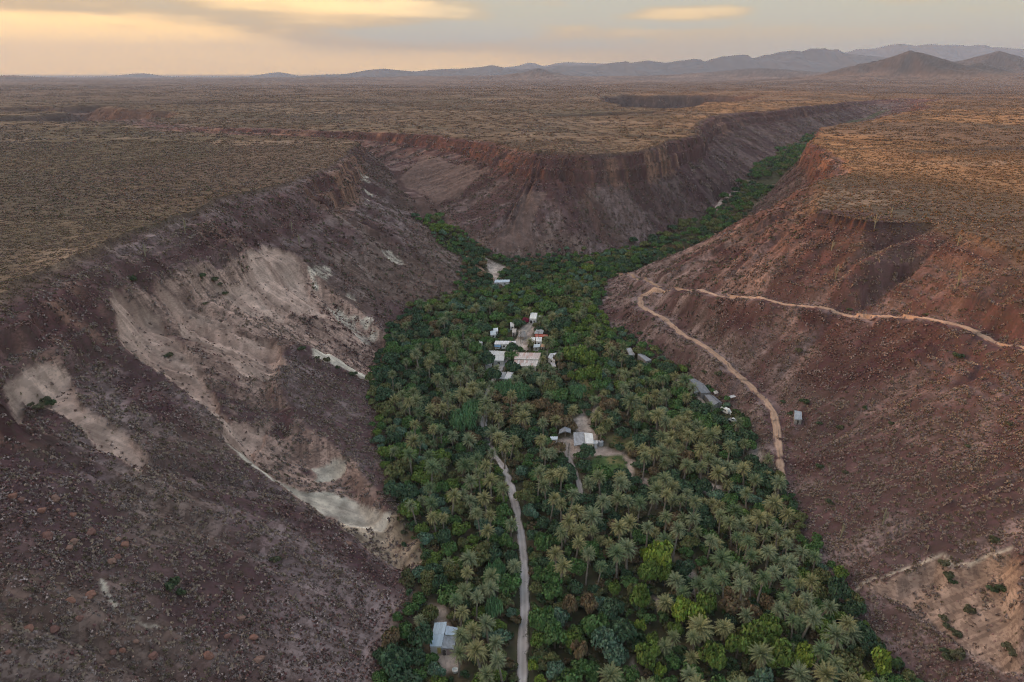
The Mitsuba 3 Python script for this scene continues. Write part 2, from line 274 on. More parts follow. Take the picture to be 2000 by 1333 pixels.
# roofs in plan: (corners, heights of the corners above the ground, ground height)
ROOFS = {
    'sm1': ([(-18.1, 345.7), (-15.9, 346.3), (-15.9, 343.2), (-17.9, 342.3)], [2.6, 2.6, 2.2, 2.2], 2.9),
    'or1': ([(15.7, 342.2), (17.6, 341.7), (17.4, 338.9), (15.3, 338.8)], [2.8, 2.8, 2.4, 2.4], 2.3),
    'wt1': ([(16.0, 387.0), (17.2, 387.0), (17.0, 383.3), (15.8, 383.3)], [2.4, 2.4, 2.4, 2.4], 3.2),
    'hall_up': ([(2.1, 327.1), (15.1, 326.7), (13.7, 320.5), (1.0, 321.1)], [4.9, 4.9, 3.9, 3.9], 1.3),
    'hall_low': ([(1.0, 320.9), (13.5, 320.4), (12.3, 315.0), (0.3, 315.5)], [3.7, 3.7, 2.7, 2.7], 1.0),
    'slab': ([(-13.2, 333.3), (-3.2, 332.1), (-4.2, 319.6), (-12.5, 320.1)], [3.1, 3.1, 3.0, 3.0], 1.8),
    'slab2': ([(-13.2, 318.6), (-10.0, 319.2), (-10.3, 316.0), (-13.4, 315.2)], [2.4, 2.4, 2.4, 2.4], 1.4),
    'longw': ([(-9.1, 344.6), (2.1, 344.4), (1.9, 341.5), (-9.5, 341.0)], [3.3, 3.3, 2.9, 2.9], 2.6),
    'bluecanopy': ([(-9.7, 342.6), (-6.1, 341.7), (-6.0, 338.4), (-9.3, 338.9)], [2.2, 2.2, 2.2, 2.2], 2.5),
    'twinA': ([(10.1, 349.3), (12.9, 349.6), (12.5, 346.2), (9.3, 346.2)], [3.4, 3.4, 2.8, 2.8], 2.7),
    'twinB': ([(13.2, 349.8), (16.5, 349.4), (16.1, 344.6), (12.9, 345.2)], [3.5, 3.5, 2.8, 2.8], 2.7),
    'paleroof': ([(11.8, 341.7), (15.2, 342.0), (14.9, 338.7), (11.2, 338.1)], [2.8, 2.8, 2.4, 2.4], 2.3),
    'red': ([(14.1, 360.6), (17.8, 358.3), (17.1, 354.8), (12.5, 355.5)], [4.0, 4.0, 3.0, 3.0], 3.0),
    'redawn': ([(12.8, 355.7), (19.9, 355.0), (20.1, 352.4), (13.0, 352.4)], [2.6, 2.6, 2.4, 2.4], 3.0),
    'top': ([(11.3, 387.3), (15.3, 386.9), (14.1, 378.9), (10.2, 379.3)], [4.2, 4.2, 3.3, 3.3], 3.2),
    'leftA': ([(-10.8, 364.3), (-8.0, 365.2), (-7.8, 360.2), (-10.1, 360.1)], [3, 3, 2.6, 2.6], 2.9),
    'leftB': ([(-12.4, 360.0), (-9.2, 361.4), (-8.8, 356.0), (-12.0, 355.1)], [2.9, 2.9, 2.4, 2.4], 2.9),
    'smallw': ([(-1.2, 374.8), (1.5, 374.2), (1.2, 369.3), (-1.0, 369.0)], [2.8, 2.8, 2.4, 2.4], 2.9),
    'lowflat': ([(0.0, 365.8), (2.6, 365.3), (2.0, 358.9), (0.0, 359.1)], [2.4, 2.4, 2.4, 2.4], 2.9),
    'palapa': ([(3.8, 361.6), (7.5, 361.6), (7.8, 352.8), (3.3, 352.9)], [2.3, 2.3, 2.3, 2.3], 2.9),
    'rightw': ([(19.8, 329.9), (23.3, 330.8), (21.9, 320.9), (18.5, 325.8)], [3.2, 3.2, 2.6, 2.6], 1.4),
    'rightw2': ([(19.6, 321.1), (21.7, 321.1), (22.4, 316.1), (20.1, 315.5)], [2.2, 2.2, 2.2, 2.2], 1.0),
    'shedA': ([(-5.5, 307.5), (-2.8, 307.7), (-3.7, 300.0), (-6.1, 300.4)], [2.9, 2.9, 2.5, 2.5], 1.0),
    'shedB': ([(-2.3, 307.6), (0.8, 307.0), (-1.2, 300.4), (-3.8, 300.3)], [3.1, 3.1, 2.6, 2.6], 0.9),
    'far': ([(-11.6, 453.9), (-1.4, 454.0), (-1.8, 450.0), (-12.2, 448.8)], [3, 3, 2.6, 2.6], 5.5),
    'g1': ([(60.5, 335.6), (63.1, 336.7), (63.9, 328.2), (60.9, 326.4)], [2.7, 2.7, 2.4, 2.4], 2.4),
    'g2': ([(65.1, 328.0), (67.5, 329.4), (71.3, 321.1), (68.1, 319.4)], [2.8, 2.8, 2.4, 2.4], 2.2),
    'dk1': ([(83.7, 294.2), (86.5, 295.4), (89.9, 289.9), (85.3, 288.6)], [3.4, 3.4, 2.9, 2.9], 2.5),
    'dk2': ([(82.2, 289.3), (84.9, 288.0), (86.0, 283.1), (82.9, 281.5)], [2.9, 2.9, 2.5, 2.5], 2.4),
    'dk3': ([(85.3, 288.0), (89.5, 288.5), (90.5, 281.4), (85.9, 280.6)], [3.2, 3.2, 2.7, 2.7], 2.6),
    'dkB1': ([(87.4, 280.2), (89.4, 278.5), (91.2, 270.8), (88.2, 269.3)], [2.5, 3.3, 3.3, 2.5], 2.2),
    'dkB2': ([(89.4, 278.5), (91.4, 278.0), (93.0, 271.4), (91.2, 270.8)], [3.3, 2.5, 2.5, 3.3], 2.4),
    'sheet1': ([(91.9, 282.4), (93.9, 283.7), (94.0, 280.8), (91.9, 279.7)], [1.8, 1.8, 1.8, 1.8], 3.5),
    'sheet2': ([(96.6, 274.9), (99.3, 276.3), (99.8, 274.4), (96.9, 272.8)], [1.9, 1.9, 1.9, 1.9], 4.7),
    'hut': ([(114.1, 246.9), (116.5, 245.6), (114.6, 240.1), (111.6, 240.3)], [2.9, 2.9, 2.3, 2.3], 10.9),
    'midG': ([(25.1, 246.6), (29.3, 247.0), (29.2, 238.8), (24.6, 237.4)], [3.5, 3.5, 2.5, 2.5], 0.4),
    'midW': ([(29.5, 246.4), (32.9, 245.8), (32.6, 238.7), (29.3, 238.9)], [3.6, 3.6, 2.9, 2.9], 0.3),
    'annex': ([(32.9, 242.4), (34.7, 242.3), (34.3, 239.8), (32.8, 239.6)], [2.3, 2.3, 2.3, 2.3], 0.3),
    'gabL': ([(22.1, 251.3), (21.9, 247.4), (19.1, 246.9), (19.8, 250.8)], [3.4, 3.4, 2.4, 2.4], 0.6),
    'gabR': ([(22.1, 251.3), (24.5, 251.3), (24.2, 247.9), (21.9, 247.4)], [3.4, 2.4, 2.4, 3.4], 0.5),
    'shedM': ([(15.6, 244.9), (18.7, 245.0), (18.4, 243.1), (15.2, 242.8)], [2.3, 2.3, 2.0, 2.0], 0.6),
    'botL': ([(-20.7, 142.9), (-17.4, 143.2), (-18.2, 135.4), (-21.2, 135.4)], [3.2, 3.2, 2.6, 2.6], 0.3),
    'botR': ([(-17.5, 142.1), (-14.4, 141.6), (-14.8, 138.9), (-17.6, 139.0)], [3.0, 2.7, 2.7, 3.0], 0.3),
    'botD': ([(-17.9, 139.1), (-14.6, 138.9), (-14.9, 135.0), (-18.3, 134.9)], [2.7, 2.5, 2.2, 2.5], 0.2),
}
POLES = [(21.5, 228.1), (4.8, 348.2), (14.6, 348.1), (1.0, 318.3), (17.8, 372.6)]
PICKUPS = [(91.9, 260.9), (94.0, 259.0)]
TANK = [(35.8, 242.4)]
BOAT = [(93.3, 267.5)]
DRUM = [(95.1, 265.8)]
PLANKS = [(96.7, 263.9), (95.3, 262.8), (97.0, 259.8)]
TUB = [(-19.1, 129.0), (-14.3, 130.0)]
BOULDERS = [(-117.8, 137.0), (-115.9, 136.7), (-111.5, 141.4), (-111.5, 136.4), (-106.9, 130.1), (-109.5, 138.7), (-106.9, 139.4), (-101.4, 136.4), (-96.0, 137.5), (-94.2, 136.7), (-93.5, 132.2), (-93.9, 130.6), (-94.5, 116.1), (-91.6, 113.3), (-102.1, 131.5), (-97.9, 107.7), (-94.9, 110.6), (-81.2, 114.0), (-82.9, 111.6), (-84.6, 110.9), (-58.6, 120.9), (-68.1, 117.0), (-77.6, 112.7), (-65.4, 129.7), (-61.7, 125.8), (-66.3, 123.4), (-49.0, 168.7), (-92.5, 119.6), (-97.6, 101.4), (-102.1, 129.5)]
CACTI = [(193.7, 291.8), (169.7, 317.3), (151.2, 316.8), (183.7, 330.4), (97.3, 225.1), (178.8, 263.5), (148.3, 302.0), (90.9, 200.9), (113.2, 174.0), (68.8, 169.5), (102.6, 176.4), (-130.2, 400.2), (-157.1, 325.0), (-154.4, 281.0), (-123.8, 391.0)]
SHRUBS = [(-93.1, 280.8), (-87.1, 282.3), (-79.0, 284.3), (-73.0, 286.8), (-83.6, 285.0), (-135.9, 175.5), (-139.8, 178.0), (-138.2, 181.0), (-135.5, 180.2), (-80.7, 130.6), (-78.9, 130.2), (-65.0, 151.8), (118.8, 150.4), (119.2, 153.6), (119.4, 149.0), (113.4, 140.8), (113.1, 138.0), (118.4, 139.2), (113.0, 135.7), (125.6, 142.8), (126.7, 141.4), (106.6, 128.8), (106.5, 127.3), (118.6, 125.6), (117.5, 122.5), (107.7, 126.5), (131.3, 154.2), (168.3, 262.5), (134.0, 232.1), (119.0, 234.8), (118.8, 249.7), (114.5, 251.1), (115.3, 261.4), (95.2, 289.1), (91.9, 288.8), (91.1, 296.1), (124.3, 229.3), (109.8, 211.0), (114.9, 202.9), (105.7, 191.9), (90.6, 227.7), (-34.0, 189.0), (-32.0, 187.1), (-35.5, 187.4), (-130.9, 240.5), (-139.9, 297.7), (-136.0, 305.9), (-134.3, 306.1), (-137.7, 305.2), (-152.6, 265.8), (-135.3, 286.1), (150.2, 288.3), (126.6, 279.2), (163.8, 231.8), (135.3, 216.4), (143.7, 188.8), (155.8, 190.1), (86.7, 307.4), (77.0, 327.8), (73.4, 337.7), (69.8, 348.1)]
PALMS = [(41.7, 174.6, 10.3, 2.36), (49.2, 182.6, 8.5, 2.65), (50.8, 173.5, 10.4, 2.93), (58.3, 183.5, 6.8, 2.67), (60.0, 169.8, 8.9, 2.7), (61.3, 162.8, 8.0, 2.8), (63.7, 155.9, 9.7, 2.34), (72.7, 179.7, 7.2, 2.63), (74.5, 162.8, 10.0, 2.79), (77.6, 173.0, 8.7, 2.2), (80.9, 172.9, 10.1, 2.2), (82.5, 168.8, 8.4, 2.2), (78.9, 160.9, 8.2, 2.22), (73.4, 154.5, 9.7, 2.2), (69.3, 151.6, 10.4, 2.2), (55.4, 151.4, 8.0, 2.65), (58.0, 151.1, 10.4, 2.2), (62.3, 148.8, 10.2, 2.26), (66.9, 154.4, 7.2, 2.2), (75.9, 150.1, 8.9, 2.28), (78.9, 150.5, 9.3, 2.2), (81.8, 149.8, 10.3, 2.2), (78.7, 144.8, 9.2, 2.2), (76.6, 144.8, 7.0, 2.23), (70.1, 141.5, 8.5, 2.35), (72.3, 137.7, 8.5, 2.2), (73.2, 145.7, 8.5, 2.2), (76.6, 136.6, 10.3, 2.61), (84.0, 142.8, 7.9, 2.2), (81.5, 133.5, 7.4, 3.07), (75.4, 127.5, 8.6, 2.34), (76.7, 123.2, 9.1, 2.2), (77.5, 179.5, 10.3, 2.21), (68.2, 178.7, 8.8, 2.2), (69.0, 173.2, 7.6, 2.2), (70.3, 167.3, 10.2, 2.2), (69.9, 163.1, 8.5, 2.2), (66.3, 182.2, 9.2, 2.2), (81.4, 182.0, 8.4, 2.2), (46.9, 172.0, 7.4, 2.73), (78.4, 155.3, 9.3, 2.2), (85.0, 135.2, 9.6, 2.2), (35.6, 194.1, 7.3, 2.79), (30.3, 191.2, 8.3, 2.96), (38.6, 191.7, 7.9, 2.33), (42.4, 191.4, 7.2, 2.33), (47.6, 194.0, 7.4, 2.2), (51.2, 191.9, 10.4, 2.33), (52.4, 201.6, 10.0, 2.64), (37.4, 202.1, 8.0, 2.88), (30.2, 203.8, 9.5, 3.11), (26.8, 204.2, 6.7, 2.9), (33.1, 174.8, 10.2, 2.95), (37.0, 179.3, 8.6, 2.41), (17.6, 178.1, 9.8, 2.6), (21.5, 176.6, 7.6, 2.59), (20.7, 186.0, 8.0, 3.11), (16.0, 190.2, 7.9, 2.53), (13.8, 189.4, 10.4, 2.2), (20.6, 194.9, 8.2, 2.79), (10.9, 199.7, 8.5, 2.41), (9.6, 204.8, 10.3, 2.45), (17.4, 205.2, 10.1, 3.12), (63.4, 213.8, 8.1, 3.01), (68.4, 213.3, 7.7, 2.77), (72.1, 205.8, 9.7, 2.69), (75.1, 202.9, 6.9, 2.44), (82.7, 210.7, 8.1, 3.2), (81.4, 223.6, 10.0, 3.11), (59.5, 187.8, 10.2, 2.5), (59.4, 196.9, 7.4, 2.39), (56.7, 194.1, 6.8, 2.2), (30.7, 163.4, 9.7, 2.81), (59.9, 228.0, 9.0, 2.92), (58.7, 235.6, 7.5, 3.01), (68.7, 234.1, 8.5, 3.49), (78.5, 236.7, 6.8, 3.78), (65.1, 243.0, 9.3, 2.31), (60.0, 250.7, 8.6, 4.2), (50.7, 261.8, 9.3, 3.54), (67.9, 272.6, 6.9, 2.83), (48.8, 217.8, 9.1, 2.82), (53.7, 223.2, 8.0, 2.88), (11.1, 231.0, 8.5, 2.95), (12.4, 221.7, 7.8, 2.38), (4.7, 247.3, 9.0, 3.12), (5.9, 255.7, 8.8, 2.68), (78.5, 194.6, 9.0, 2.36), (85.2, 205.3, 6.8, 2.24), (44.9, 166.1, 7.4, 2.28), (-7.6, 177.5, 6.8, 2.4), (-12.5, 162.2, 8.0, 3.17), (-5.8, 150.0, 8.4, 2.28), (-13.2, 150.5, 6.9, 2.29), (-9.4, 145.7, 9.2, 2.2), (-5.7, 154.5, 8.4, 2.69), (-12.6, 155.8, 8.5, 2.2), (-10.0, 134.4, 8.9, 2.2), (-8.7, 126.9, 10.2, 2.2), (-4.0, 130.3, 8.9, 2.2), (-6.7, 138.7, 6.9, 2.33), (-13.2, 142.3, 7.1, 2.54), (-12.8, 132.3, 9.3, 2.2), (-12.9, 128.1, 7.8, 2.2), (-3.4, 124.5, 9.5, 2.2), (-6.0, 120.9, 8.5, 2.2), (-7.0, 183.8, 8.0, 2.46), (-11.0, 182.5, 9.5, 2.2), (25.2, 177.1, 7.2, 2.2), (25.9, 160.1, 7.6, 2.22), (15.4, 175.1, 7.7, 2.37), (20.1, 169.6, 8.2, 2.31), (12.6, 162.2, 10.1, 2.2), (14.5, 157.3, 9.8, 2.2), (22.4, 162.9, 9.8, 2.2), (-15.0, 144.8, 9.0, 2.2), (50.5, 283.4, 6.5, 2.57), (55.0, 313.8, 7.6, 3.06), (69.4, 285.1, 8.5, 3.52), (52.4, 287.8, 10.1, 2.6), (52.0, 251.4, 8.0, 2.32), (-21.4, 268.6, 8.7, 3.34), (-27.7, 265.0, 9.9, 2.2), (-17.2, 273.7, 7.9, 2.72), (-9.0, 270.4, 9.5, 2.24), (-10.9, 260.6, 8.9, 3.26), (-6.4, 256.6, 8.6, 2.58), (-11.9, 253.0, 9.0, 2.76), (-5.4, 248.9, 8.4, 2.2), (2.6, 258.1, 7.0, 3.24), (-38.2, 237.9, 10.1, 2.21), (-43.2, 256.8, 10.4, 2.57), (-20.9, 289.2, 9.8, 4.03), (-23.7, 288.6, 7.9, 2.61), (-39.5, 298.9, 9.0, 2.68), (-22.9, 306.1, 9.6, 3.73), (-29.8, 316.3, 6.7, 3.33), (-28.3, 318.6, 9.7, 3.34), (-34.6, 288.4, 6.8, 3.08), (18.5, 328.3, 10.3, 3.43), (13.9, 304.4, 7.5, 2.73), (14.9, 305.2, 10.4, 2.48), (-30.5, 332.5, 7.4, 3.21), (-28.2, 238.1, 8.6, 2.62), (-26.5, 345.9, 9.8, 2.21), (23.1, 309.8, 10.5, 2.26), (12.3, 243.3, 9.3, 2.46), (-47.0, 308.4, 9.8, 3.0), (-19.1, 308.7, 8.1, 2.76), (-54.8, 285.7, 9.5, 2.2), (-47.6, 268.1, 8.0, 2.45), (0.0, 266.0, 10.2, 2.43), (-30.9, 236.1, 9.6, 2.47), (-37.5, 228.5, 8.0, 2.74), (-34.5, 227.9, 9.6, 2.24), (-16.6, 232.9, 6.8, 3.28), (-12.6, 213.2, 10.2, 2.28), (-9.2, 210.5, 9.3, 2.26), (-14.2, 202.7, 7.8, 2.78), (-11.7, 206.0, 9.1, 2.2), (-7.4, 201.3, 9.6, 2.47), (-3.0, 197.2, 9.0, 2.43), (-19.1, 191.5, 10.0, 2.79), (-9.2, 192.7, 8.2, 2.67), (-13.9, 192.1, 7.8, 2.24), (-28.1, 198.4, 8.0, 2.2), (-26.6, 189.9, 7.6, 2.5), (-30.2, 217.4, 8.4, 2.94), (-28.3, 209.0, 9.5, 2.84), (-37.2, 215.7, 10.0, 2.45), (-5.1, 231.0, 9.0, 2.92), (-2.4, 223.0, 9.6, 2.52), (-7.3, 217.2, 10.4, 2.46), (0.8, 229.7, 9.1, 2.2), (-25.4, 183.7, 6.8, 2.31), (-32.9, 188.0, 9.0, 2.2), (-22.2, 184.2, 6.6, 2.2)]
TREES = [(43.3, 165.0, 9.6, 3.3, 'lime'), (40.3, 160.6, 6.7, 2.7, 'green'), (40.9, 170.5, 5.6, 2.3, 'lime'), (44.7, 160.6, 8.1, 2.1, 'green'), (46.3, 144.9, 5.5, 2.5, 'lime'), (48.7, 143.4, 4.9, 2.3, 'lime'), (43.1, 140.7, 4.9, 2.0, 'green'), (53.1, 147.9, 5.0, 2.5, 'green'), (49.9, 129.3, 6.9, 2.5, 'green'), (63.3, 135.9, 6.6, 3.3, 'green'), (66.7, 138.0, 6.0, 2.7, 'green'), (72.4, 128.7, 4.6, 2.8, 'lime'), (90.2, 127.5, 5.0, 2.5, 'lime'), (87.0, 125.8, 3.4, 1.9, 'lime'), (34.2, 155.2, 5.2, 2.5, 'olive'), (29.3, 156.2, 5.3, 2.2, 'green'), (23.8, 136.1, 7.1, 3.3, 'blue'), (25.9, 132.0, 5.8, 3.0, 'blue'), (21.2, 149.4, 6.4, 2.8, 'brown'), (16.2, 148.5, 7.6, 2.4, 'brown'), (16.9, 132.9, 7.0, 2.6, 'brown'), (8.2, 142.3, 8.6, 3.4, 'green'), (11.3, 137.9, 7.2, 3.3, 'green'), (11.1, 159.0, 6.7, 3.0, 'green'), (9.5, 174.9, 7.2, 3.2, 'green'), (5.1, 130.0, 3.5, 1.5, 'lime'), (6.9, 125.6, 3.0, 1.5, 'lime'), (17.2, 128.7, 4.6, 2.5, 'green'), (34.4, 143.2, 4.2, 1.8, 'lime'), (36.6, 137.4, 4.8, 2.0, 'green'), (34.0, 130.6, 5.1, 2.2, 'green'), (36.7, 127.7, 4.5, 1.6, 'lime'), (61.2, 150.9, 6.4, 4.3, 'brown'), (65.4, 146.0, 5.0, 2.8, 'brown'), (71.0, 150.1, 4.6, 2.8, 'brown'), (92.0, 153.5, 7.8, 3.6, 'dark'), (92.6, 146.7, 6.3, 2.8, 'dark'), (91.9, 137.8, 6.0, 3.3, 'dark'), (92.3, 133.2, 5.1, 3.2, 'dark'), (66.6, 130.2, 5.1, 2.9, 'green'), (57.2, 133.1, 5.8, 2.6, 'green'), (78.1, 127.1, 4.5, 3.1, 'dark'), (35.6, 150.3, 5.1, 2.4, 'green'), (-28.6, 129.1, 6.9, 4.4, 'dark'), (-23.9, 137.1, 7.6, 3.6, 'dark'), (-22.1, 145.1, 6.2, 2.3, 'olive'), (-26.2, 125.2, 4.5, 4.3, 'dark'), (-20.7, 131.4, 3.5, 2.2, 'green'), (-20.4, 156.5, 6.6, 2.2, 'dark'), (-18.8, 171.6, 6.2, 2.7, 'green'), (-21.0, 178.2, 5.8, 3.2, 'dark'), (-15.3, 177.0, 4.3, 1.9, 'olive'), (-17.2, 161.3, 5.9, 3.0, 'olive'), (-24.1, 156.2, 3.9, 2.2, 'olive'), (-22.8, 164.2, 4.9, 2.7, 'dark'), (-5.9, 158.0, 7.9, 2.9, 'reed'), (-3.0, 163.2, 6.8, 3.0, 'reed'), (-4.9, 146.5, 7.5, 2.5, 'reed'), (-1.6, 175.6, 6.3, 2.7, 'green'), (0.0, 168.8, 5.6, 2.3, 'dark'), (-41.2, 203.7, 5.8, 4.5, 'dark'), (-35.7, 202.9, 5.8, 3.6, 'dark'), (-42.9, 214.8, 6.0, 4.1, 'olive'), (-39.7, 218.3, 6.1, 3.8, 'olive'), (-46.4, 237.0, 7.3, 3.6, 'dark'), (-53.5, 261.1, 7.1, 4.8, 'olive'), (-60.4, 295.0, 8.7, 5.3, 'dark'), (-58.1, 274.6, 7.4, 4.6, 'dark'), (-60.6, 313.5, 7.8, 5.1, 'dark'), (-20.1, 251.2, 9.5, 6.4, 'reed'), (-16.5, 262.6, 7.9, 5.5, 'reed'), (20.9, 279.6, 7.1, 4.6, 'green'), (17.6, 283.3, 8.4, 4.7, 'olive'), (19.8, 263.3, 7.9, 4.0, 'brown'), (15.1, 256.5, 7.8, 3.7, 'brown'), (13.4, 268.1, 8.1, 3.8, 'brown'), (30.5, 283.4, 6.3, 4.7, 'reed'), (32.6, 322.0, 11.0, 6.5, 'lime'), (38.4, 315.5, 11.0, 5.1, 'lime'), (38.9, 297.0, 11.0, 4.4, 'lime'), (31.7, 297.4, 8.8, 4.9, 'lime'), (30.0, 339.2, 9.8, 5.5, 'green'), (42.6, 268.8, 7.3, 4.5, 'brown'), (43.0, 255.3, 7.0, 3.7, 'dark'), (37.7, 247.6, 8.3, 2.7, 'olive'), (50.9, 251.1, 6.9, 2.8, 'dark'), (44.9, 246.3, 5.6, 3.6, 'dark'), (81.0, 248.5, 6.8, 4.2, 'green'), (79.2, 262.8, 7.9, 5.5, 'dark'), (79.4, 254.9, 7.0, 4.3, 'green'), (87.3, 238.2, 6.6, 5.1, 'dark'), (94.5, 241.7, 6.7, 4.1, 'dark'), (91.1, 208.4, 7.2, 4.0, 'dark'), (92.6, 217.4, 5.1, 3.8, 'dark'), (75.1, 306.4, 6.8, 5.0, 'dark'), (70.2, 294.4, 7.4, 4.4, 'green'), (76.0, 277.7, 7.5, 4.6, 'green'), (86.1, 188.2, 3.6, 2.2, 'green'), (79.3, 204.8, 4.9, 3.6, 'blue'), (71.4, 202.4, 4.2, 3.6, 'blue'), (83.5, 201.0, 3.8, 3.0, 'blue'), (64.0, 187.6, 4.5, 3.4, 'dark'), (56.4, 177.2, 4.3, 3.2, 'olive'), (0.0, 332.9, 6.8, 3.8, 'dark'), (0.8, 310.2, 7.8, 3.8, 'dark'), (-3.5, 282.9, 8.4, 4.7, 'reed'), (3.5, 281.6, 7.6, 5.8, 'reed'), (9.8, 297.3, 6.6, 4.4, 'dark'), (-4.3, 354.6, 6.6, 2.8, 'lime'), (4.4, 371.8, 5.9, 3.8, 'dark'), (0.0, 391.8, 7.2, 5.6, 'dark'), (-9.0, 377.1, 8.1, 5.4, 'green'), (-15.8, 360.2, 7.8, 5.8, 'dark'), (21.6, 391.8, 9.5, 5.6, 'green'), (31.6, 401.2, 8.5, 5.4, 'olive'), (26.4, 421.2, 8.9, 5.9, 'green'), (40.3, 430.6, 9.1, 5.7, 'olive'), (20.3, 434.3, 8.5, 5.8, 'green'), (54.9, 474.0, 8.6, 5.5, 'lime'), (11.2, 406.7, 8.6, 4.8, 'green'), (29.0, 364.9, 9.4, 4.9, 'dark'), (24.3, 358.2, 8.8, 4.9, 'dark'), (-8.6, 299.6, 8.9, 3.7, 'dark'), (-12.9, 317.0, 9.3, 4.4, 'dark'), (-18.7, 330.0, 8.2, 4.5, 'green'), (15.0, 360.2, 5.2, 2.6, 'dark'), (11.5, 330.4, 3.9, 2.1, 'lime')]

for k, (c, hs, zg) in ROOFS.items():
    PADS.append((c, zg))

ys, us = build_axes()
U, Y = np.meshgrid(us, ys)
X = U * (185 + 0.86 * np.maximum(Y, 0))
Z, F = land(X, Y)


def make_grid_mesh(X, Y, Z):
    h, w = X.shape
    i = np.arange(h * w).reshape(h, w)
    q = np.stack([i[:-1, :-1], i[:-1, 1:], i[1:, 1:], i[1:, :-1]], -1).reshape(-1, 4)
    return np.stack([X, Y, Z], -1).reshape(-1, 3), np.vstack([q[:, [0, 1, 2]], q[:, [0, 2, 3]]])
# === END TERRAIN SHAPE


C = lambda *c: np.array(c, float)


def lerp(a, b, t):
    return a * (1 - t[..., None]) + b * t[..., None]


def ground_colour(x, y, z, F):
    t, gul, dist = F['t'], F['gul'], F['dist']
    n1, n2, n3 = nz(x, y, 28, 61), nz(x, y, 5, 62), nz(x, y, 90, 63)
    streak = nz(F['nx'], F['ny'], 8, 66, 2)
    talus = lerp(C(.104, .060, .066), C(.240, .180, .182), sm(-.16, .2, streak * .7 + n1 * .5 + n2 * .55))
    talus = lerp(talus, C(.20, .148, .112), .45 * sm(.08, .3, nz(x, y, 40, 67)))
    near = (x > -260) & (x < 300) & (y > -60) & (y < 840)
    M = {}
    for k, polys, ramp in (('rub', RUBBLE, 5), ('bowl', SCAR_BOWL, 1.6), ('pink', SCAR_PINK, .8), ('tail', SCAR_TAIL, 1.5), ('orange', SCAR_ORANGE, 1.2), ('pale', SCAR_PALE[1:4] + SCAR_PALE[6:8] + SCAR_PALE[9:], .6), ('broken', SCAR_PALE[:1] + SCAR_PALE[4:6] + SCAR_PALE[8:9], .6), ('dirt', DIRT, 1.5), ('grass', GRASS, 1.5)):
        m = np.zeros(x.shape)
        m[near] = mask(polys, x[near], y[near], ramp)
        M[k] = m
    F['M'] = M
    F['smooth'] = np.clip(np.maximum.reduce([M['pink'], M['pale'], .5 * M['orange'], .35 * M['bowl'], .7 * M['tail']]), 0, 1)
    talus = lerp(talus, lerp(C(.066, .034, .035), C(.155, .098, .090), sm(-.1, .25, streak + n2 * .6)), .7 * sm(520, 640, y))
    patch = sm(.10, .22, nz(x, y, 34, 68) * .7 + streak * .5) * sm(.15, .3, t)
    talus = lerp(talus, lerp(C(.066, .033, .041), C(.115, .068, .072), sm(0, .3, n2)), np.clip(np.maximum(M['rub'], .85 * patch), 0, 1))
    ledge = nz(F['nx'], F['ny'], 6, 64)
    cliffc = lerp(C(.105, .052, .054), C(.27, .15, .11), sm(.14, .38, ledge * .7 + n2 * .5 + n1 * .3 + n3 * .7))
    col = lerp(talus, cliffc, sm(.64, .75, F['tt']) * (1 - sm(.88, .97, F['tt'])) * (.4 + .6 * F['cliff']))
    right = sm(-60, 260, x - 0.12 * y)
    top = lerp(lerp(C(.100, .070, .051), C(.162, .114, .083), sm(-.15, .2, n3 + n1 * .5)), lerp(C(.185, .097, .050), C(.31, .168, .088), sm(-.15, .2, n3 + n1 * .6)), right)
    top = lerp(top, C(.080, .070, .050), sm(.02, .22, nz(x, y, 130, 65) + n1 * .3) * .6 * (1 - .6 * right))
    top = lerp(top, C(.11, .078, .066), sm(.05, .2, nz(x, y * 1.6, 190, 79)) * .6)
    wash = np.minimum(np.abs(nz(x, y, 260, 77, 3)) / .05, 1)
    top = lerp(top, C(.075, .066, .055), .6 * (1 - wash))
    top = lerp(top, C(.30, .21, .155), .45 * sm(.17, .26, nz(x, y * 2.2, 120, 69) + n2 * .25))
    far = sm(900, 4000, dist)
    hill = sm(15, 90, z - 110) * (dist > 2500)
    top = lerp(top, lerp(C(.098, .066, .056), C(.155, .105, .085), sm(-.2, .2, nz(x, y * 2, 500, 72) + .5 * nz(x, y, 60, 74) + .4 * n3)), far)
    top = lerp(top, C(.075, .06, .058), hill)
    top = lerp(top, lerp(C(.070, .048, .052), C(.13, .085, .078), sm(-.1, .2, n1 + n2)), .9 * F['cut'])
    col = lerp(col, top, sm(.93 - .16 * sm(60, 130, x) * sm(480, 380, y), 1.0, t) * (1 - .8 * M['rub']))
    grain = .25 * n2 + .35 * streak
    col = lerp(col, lerp(C(.25, .165, .142), C(.42, .290, .245), sm(-.2, .2, streak + n2 * .5)), .92 * M['bowl'] * sm(-.16, -.08, nz(x, y, 22, 73) + .16 + .8 * n2 + .5 * streak))
    col = lerp(col, lerp(C(.34, .235, .20), C(.52, .385, .33), sm(-.15, .15, grain + n1 * .3)), M['pink'])
    col = lerp(col, lerp(lerp(C(.40, .32, .245), C(.56, .46, .36), sm(-.1, .15, streak + n2)), C(.16, .108, .098), sm(420, 480, y)), M['tail'] * .9)
    col = lerp(col, lerp(C(.38, .275, .23), C(.42, .285, .215), sm(-5, 12, x - 122)), M['orange'] * .9)
    col = lerp(col, lerp(C(.34, .29, .255), C(.62, .56, .48), sm(-.2, .12, grain + n1 * .3)), np.maximum(M['pale'] * sm(-.36, -.28, nz(x, y, 9, 78, 3) + .5 * n2 + .3 * streak), .85 * M['broken'] * sm(.02, .08, nz(x, y, 9, 78, 3) + .5 * n2 + .5 * streak)))
    floor = lerp(C(.060, .062, .036), C(.13, .105, .07), sm(0, .25, n2 + n1))
    floor = lerp(floor, lerp(C(.37, .30, .27), C(.50, .42, .38), sm(-.15, .15, n2)), M['dirt'])
